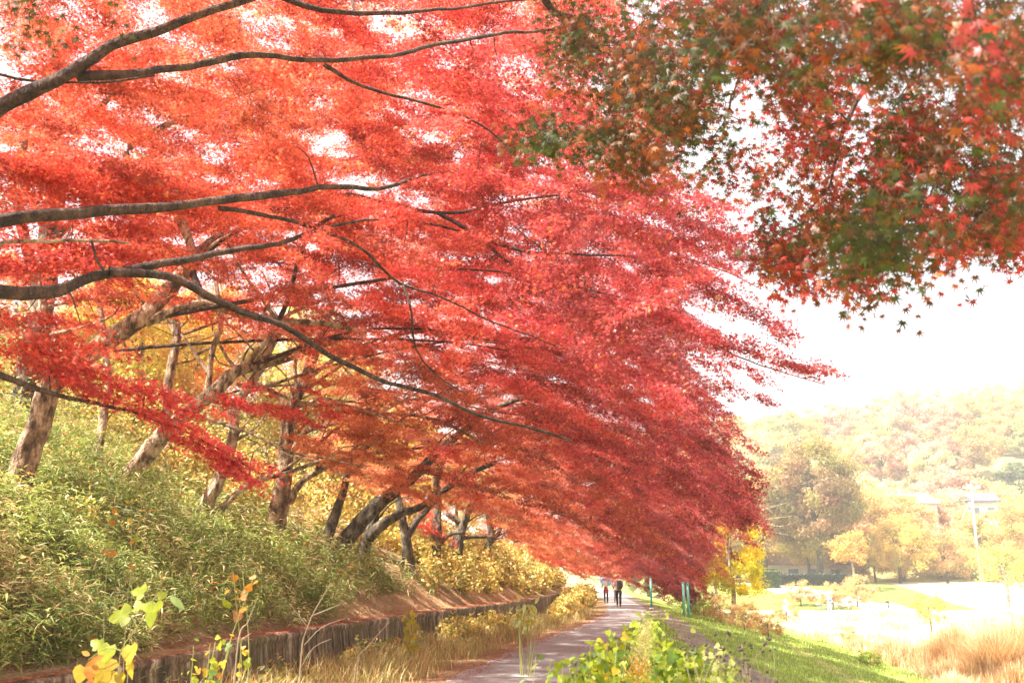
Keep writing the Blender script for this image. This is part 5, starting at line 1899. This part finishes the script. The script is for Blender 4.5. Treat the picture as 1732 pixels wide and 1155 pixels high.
def bicycle(loc, rz, label):
    e = empty('bicycle', loc, label, 'bicycle', None, rz)
    for yc in (-.52, .52):
        m = MB(); ring(m, (0, yc, .33), .31, .02); o = m.build('tyre', M_TYRE, e, world=False)
        m = MB(); ring(m, (0, yc, .33), .285, .01)
        for q in range(12):
            a = q / 12 * 6.283
            m.tube([(0, yc, .33), (0, yc + math.cos(a) * .285, .33 + math.sin(a) * .285)], [.003, .003], 4)
        m.build('rim', M_METAL, e, world=False)
    m = MB()
    for a, b in [((0, -.1, .3), (0, -.18, .8)), ((0, -.1, .3), (0, .36, .72)), ((0, -.16, .74), (0, .36, .78)), ((0, -.1, .3), (0, -.52, .33)), ((0, -.52, .33), (0, -.16, .72)), ((0, .36, .85), (0, .52, .33))]:
        m.tube([a, b], [.018, .018], 7)
    m.build('frame', M_BLUEP, e, world=False)
    m = MB(); m.tube([(-.27, .26, .98), (-.2, .36, 1.0), (0, .36, .98), (.2, .36, 1.0), (.27, .26, .98)], [.014] * 5, 6); m.tube([(0, .36, .8), (0, .36, .98)], [.014, .014], 6)
    m.build('handlebar', M_METAL, e, world=False)
    m = MB(); m.tube([(0, -.32, .86), (0, -.2, .87), (0, -.04, .86)], [.07, .06, .02], 8); m.build('saddle', M_BLACK, e, world=False)
    m = MB(); m.tube([(.0, .36, .75), (0, .55, .75)], [.01, .01], 5)
    m.box((0, .58, .78), (.34, .26, .22)); m.build('basket', M_METAL, e, smooth=False, world=False)
    m = MB(); m.tube([(-.08, -.1, .14), (-.08, -.1, .3), (.08, -.1, .3), (.08, -.1, .46)], [.01] * 4, 5); m.box((-.13, -.1, .13), (.09, .06, .02)); m.box((.13, -.1, .46), (.09, .06, .02)); m.build('pedals', M_METAL, e, world=False)
    return e


def gat(px, Y): return at(px, Y)


bicycle(gat(1402, 110), rad(-80), 'blue framed bicycle leaning beside the person in white on the plain')
person(gat(1394, 109.6), 1.66, rad(-60), 'person in light blue and white standing by a bicycle on the far plain', (pmat('light_blue_cloth', (.08, .2, .5)), M_WHITE, M_WHITE, M_SHOE), .14, (.2, .22))
bicycle(gat(1383, 110.6), rad(100), 'second bicycle standing left of the person in white')
person(gat(1426, 110), 1.25, rad(-60), 'person in light grey sitting low on the plain right of the bicycle', (pmat('light_grey_cloth', (.5, .5, .54)), M_GREYC, M_HAIR, M_BLACK), .1, (.2, .2), sit=True)
person(gat(1493, 109), 1.35, rad(30), 'small person in dark clothes bending forward alone on the plain', (M_BLACK, M_BLACK, M_HAIR, M_BLACK), .12, (.1, .1), bend=.22)

# ------------------------------------------------------------------ posts, pole, houses, hedge
M_GREEN = plain('green_paint', (.12, .38, .3), .4, .12, 10)
M_CONC = plain('pale_concrete', (.6, .58, .55), .8, .1, 8)
M_TIMB = plain('white_paint', (.75, .73, .68), .6, .08, 8)


def green_post(px, Y, label, off=0.0, h=2.1):
    p = at(px, Y, -.05)
    p[0] += off
    e = empty('green_post', p, label, 'post')
    m = MB(); m.tube([(0, 0, 0), (0, 0, h)], [.055, .055], 12); m.build('pole', M_GREEN, e, world=False)
    m = MB(); m.tube([(0, 0, h), (0, 0, h + .03), (0, 0, h + .06)], [.065, .065, .02], 12); m.build('cap', M_GREEN, e, world=False)
    m = MB(); m.tube([(0, 0, -.02), (0, 0, .1)], [.12, .1], 12); m.build('foot', M_CONC, e, world=False)


green_post(1098, 52.5, 'green painted metal post at the path edge behind the walkers', h=1.5)
green_post(1152, 44, 'left one of two thin green posts standing together on the embankment', h=1.5)
green_post(1159.5, 44.3, 'right one of two thin green posts standing together on the embankment', h=1.5)

p = at(1321, 96, -.05)
e = empty('marker_post', p, 'short white post on the pale ramp left of the lawn', 'post')
m = MB(); m.box((0, 0, .7), (.42, .42, 1.4)); m.build('pole', M_TIMB, e, smooth=False, world=False)
m = MB(); m.add([(-.21, -.21, 1.402), (.21, -.21, 1.402), (.21, .21, 1.402), (-.21, .21, 1.402), (0, 0, 1.56)], [(0, 1, 4), (1, 2, 4), (2, 3, 4), (3, 0, 4)]); m.build('cap', M_TIMB, e, smooth=False, world=False)

# utility pole
p = at(1650, 152)
HP = (P(0, 818, 152)[2] - p[2])
e = empty('utility_pole', p, 'tall white utility pole with crossarms and wires in front of the far hillside', 'utility pole')
m = MB(); m.tube([(0, 0, -.3), (0, 0, HP)], [.17, .11], 12); m.build('pole', M_TIMB, e, world=False)
for dz, w in ((-.6, 2.6), (-1.7, 2.4)):
    m = MB(); m.box((0, -.22, HP + dz), (w, .14, .16)); m.build('crossarm', M_TIMB, e, smooth=False, world=False)
    for dx in (-.45, -.15, .3, .48):
        m = MB(); m.tube([(dx * w, -.22, HP + dz + .08), (dx * w, -.22, HP + dz + .18), (dx * w, -.22, HP + dz + .3)], [.05, .09, .05], 8); m.build('insulator', M_CONC, e, world=False)
m = MB(); m.tube([(-.35, 0, HP - 3.9), (-.35, 0, HP - 2.8)], [.28, .28], 12); m.build('transformer', M_METAL, e, world=False)
for k in range(4):
    m = MB()
    pts = [(x, -.22 + x * .05, HP - .4 - .38 * k - 1.2 * math.sin(min(1, x / 40) * 3.14)) for x in np.linspace(0, 40, 14)]
    m.tube(pts, [.025] * 14, 4)
    m.build('wire', M_GREYC, e, world=False)
m = MB(); m.tube([(0, 0, HP - 2), (-3.4, 0, HP - 8.0)], [.03, .03], 4); m.build('guy_wire', M_METAL, e, world=False)


def house(loc, sx, sy, h, roof, rz, label, wmat, rmat, name='house', cat='house', gable=True, wins=3):
    e = empty(name, loc, label, cat, None, rz)
    m = MB(); m.box((0, 0, h / 2 - .5), (sx, sy, h + 1)); m.build('wall', wmat, e, smooth=False, world=False)
    o_ = .5
    a, b = sx / 2 + o_, sy / 2 + o_
    m = MB()
    z = h + .01
    m.add([(-a, -b, z), (a, -b, z), (a, b, z), (-a, b, z), (-a * (.98 if gable else .5), 0, z + roof), (a * (.98 if gable else .5), 0, z + roof), (-a, -b, z - .18), (a, -b, z - .18), (a, b, z - .18), (-a, b, z - .18)],
          [(0, 1, 5, 4), (2, 3, 4, 5), (1, 2, 5), (3, 0, 4), (6, 7, 1, 0), (7, 8, 2, 1), (8, 9, 3, 2), (9, 6, 0, 3), (9, 8, 7, 6)])
    m.build('roof', rmat, e, smooth=False, world=False)
    for i in range(wins):
        x = (i + .5) / wins * sx - sx / 2
        m = MB(); m.box((x, -sy / 2 - .03, h * .6), (sx / wins * .55, .1, h * .32)); w = m.build('window', M_TIMB, e, smooth=False, world=False)
        m = MB(); m.box((x, -sy / 2 - .09, h * .6), (sx / wins * .47, .04, h * .26)); o = m.build('pane', plain('window_glass', (.1, .12, .15), .15, .05), w, smooth=False, world=False)
    return e


M_TILE = plain('pale_roof_tile', (.34, .24, .21), .6, .1, 3)
M_TILED = plain('grey_roof_tile', (.09, .09, .11), .6, .1, 3)
M_BROWN = plain('brown_roof', (.3, .17, .12), .7, .1, 3)
M_PLAST = plain('cream_plaster', (.7, .66, .6), .8, .06, 3)
q = P(1538, 866, 176)
house((q[0], 176, q[2] - 3.6), 7, 6, 5, 1.8, rad(12), 'pale house with a light roof half hidden in trees left of the utility pole', M_PLAST, M_TILE)
q = P(1642, 858, 190)
house((q[0], 190, q[2] - 3.6), 8, 6, 4.6, 1.8, rad(-8), 'house with grey tiled roof among the trees right behind the utility pole', M_PLAST, M_TILED)
q = at(1362, 166)
house((q[0], 166, q[2]), 17, 6, 2.9, 1.3, rad(3), 'long low building with a brown roof behind the dark hedge', M_PLAST, M_BROWN, wins=5)

# clipped hedge
gz = np.random.default_rng(9)
for (px0, px1, Y, hh, c, lab) in [(1268, 1312, 139, 2.3, (.09, .14, .05), 'rounded dark green hedge at the left end of the lawn'), (1312, 1424, 143, 1.6, (.05, .07, .05), 'long very dark clipped hedge behind the trunks on the lawn')]:
    a, b = P(px0, 900, Y)[0], P(px1, 900, Y)[0]
    ctr = np.array([(a + b) / 2, Y, float(H((a + b) / 2, Y))])
    e = empty('hedge', ctr, lab, 'hedge')
    n = 9000
    p = np.stack([gz.uniform(a, b, n), Y + gz.uniform(-.9, .9, n), gz.random(n) ** .6 * hh * (.9 + .1 * np.sin(np.arange(n)))], -1)
    k = gz.random(n) < .5
    p[k, 1] = Y - .9 - gz.random(k.sum()) * .1
    p[:, 2] += H(p[:, 0], p[:, 1])
    V, Fc = place(T_, np.array([(0, 1, 2, 3)]), p, gz.normal(0, .6, (n, 3)) + [0, -.5, .5], gz.normal(0, 1, (n, 3)), gz.uniform(.14, .26, n))
    mesh_np('foliage', V, Fc, M_GLEAF, e, np.clip(np.array(c) * gz.uniform(.6, 1.5, (n, 1)), .01, 1))
    m = MB(); m.box((ctr[0], Y + .05, ctr[2] + hh * .42), (b - a - .3, 1.4, hh * .84)); m.build('stems', M_BARKD, e, smooth=False)

# bare tree whose pale branches fan out right of the maple edge
bb = at(1206, 88, -.2)
e = Tree('bare_tree', bb, 'leafless pale tree fanning its branches out right of the red maples', None, M_BARKL, 'tree')
e.limb([bb, P(1208, 985, 88), P(1212, 950, 88), P(1222, 925, 88)], .26, .16, 'trunk', 10, step=.3)
for st in [[(1222, 925), (1250, 905), (1290, 898), (1335, 905)], [(1222, 925), (1260, 890), (1300, 878), (1345, 872)], [(1222, 925), (1245, 880), (1290, 862), (1330, 850)], [(1240, 910), (1280, 915), (1320, 925)], [(1216, 940), (1225, 890), (1240, 850), (1262, 820)], [(1260, 890), (1285, 885), (1320, 890), (1340, 885)], [(1245, 880), (1265, 850), (1290, 835)], [(1250, 905), (1275, 895), (1310, 885)]]:
    e.limb([P(a, c, 88 + gz.normal(0, .6)) for a, c in st], .1, .02, n=6, step=.4)


# ------------------------------------------------------------------ haze in the valley air
m, t = mat('valley_haze')
pv = N(t, 'ShaderNodeVolumePrincipled')
pv.inputs['Color'].default_value = (1, .98, .95, 1)
pv.inputs['Density'].default_value = .0010
pv.inputs['Anisotropy'].default_value = .2
o = N(t, 'ShaderNodeOutputMaterial')
t.links.new(pv.outputs[0], o.inputs['Volume'])
hz = MB()
hz.box((160, 430, 34), (960, 960, 76))
o = hz.build('haze', m, None, smooth=False)
tag(o, kind='stuff')
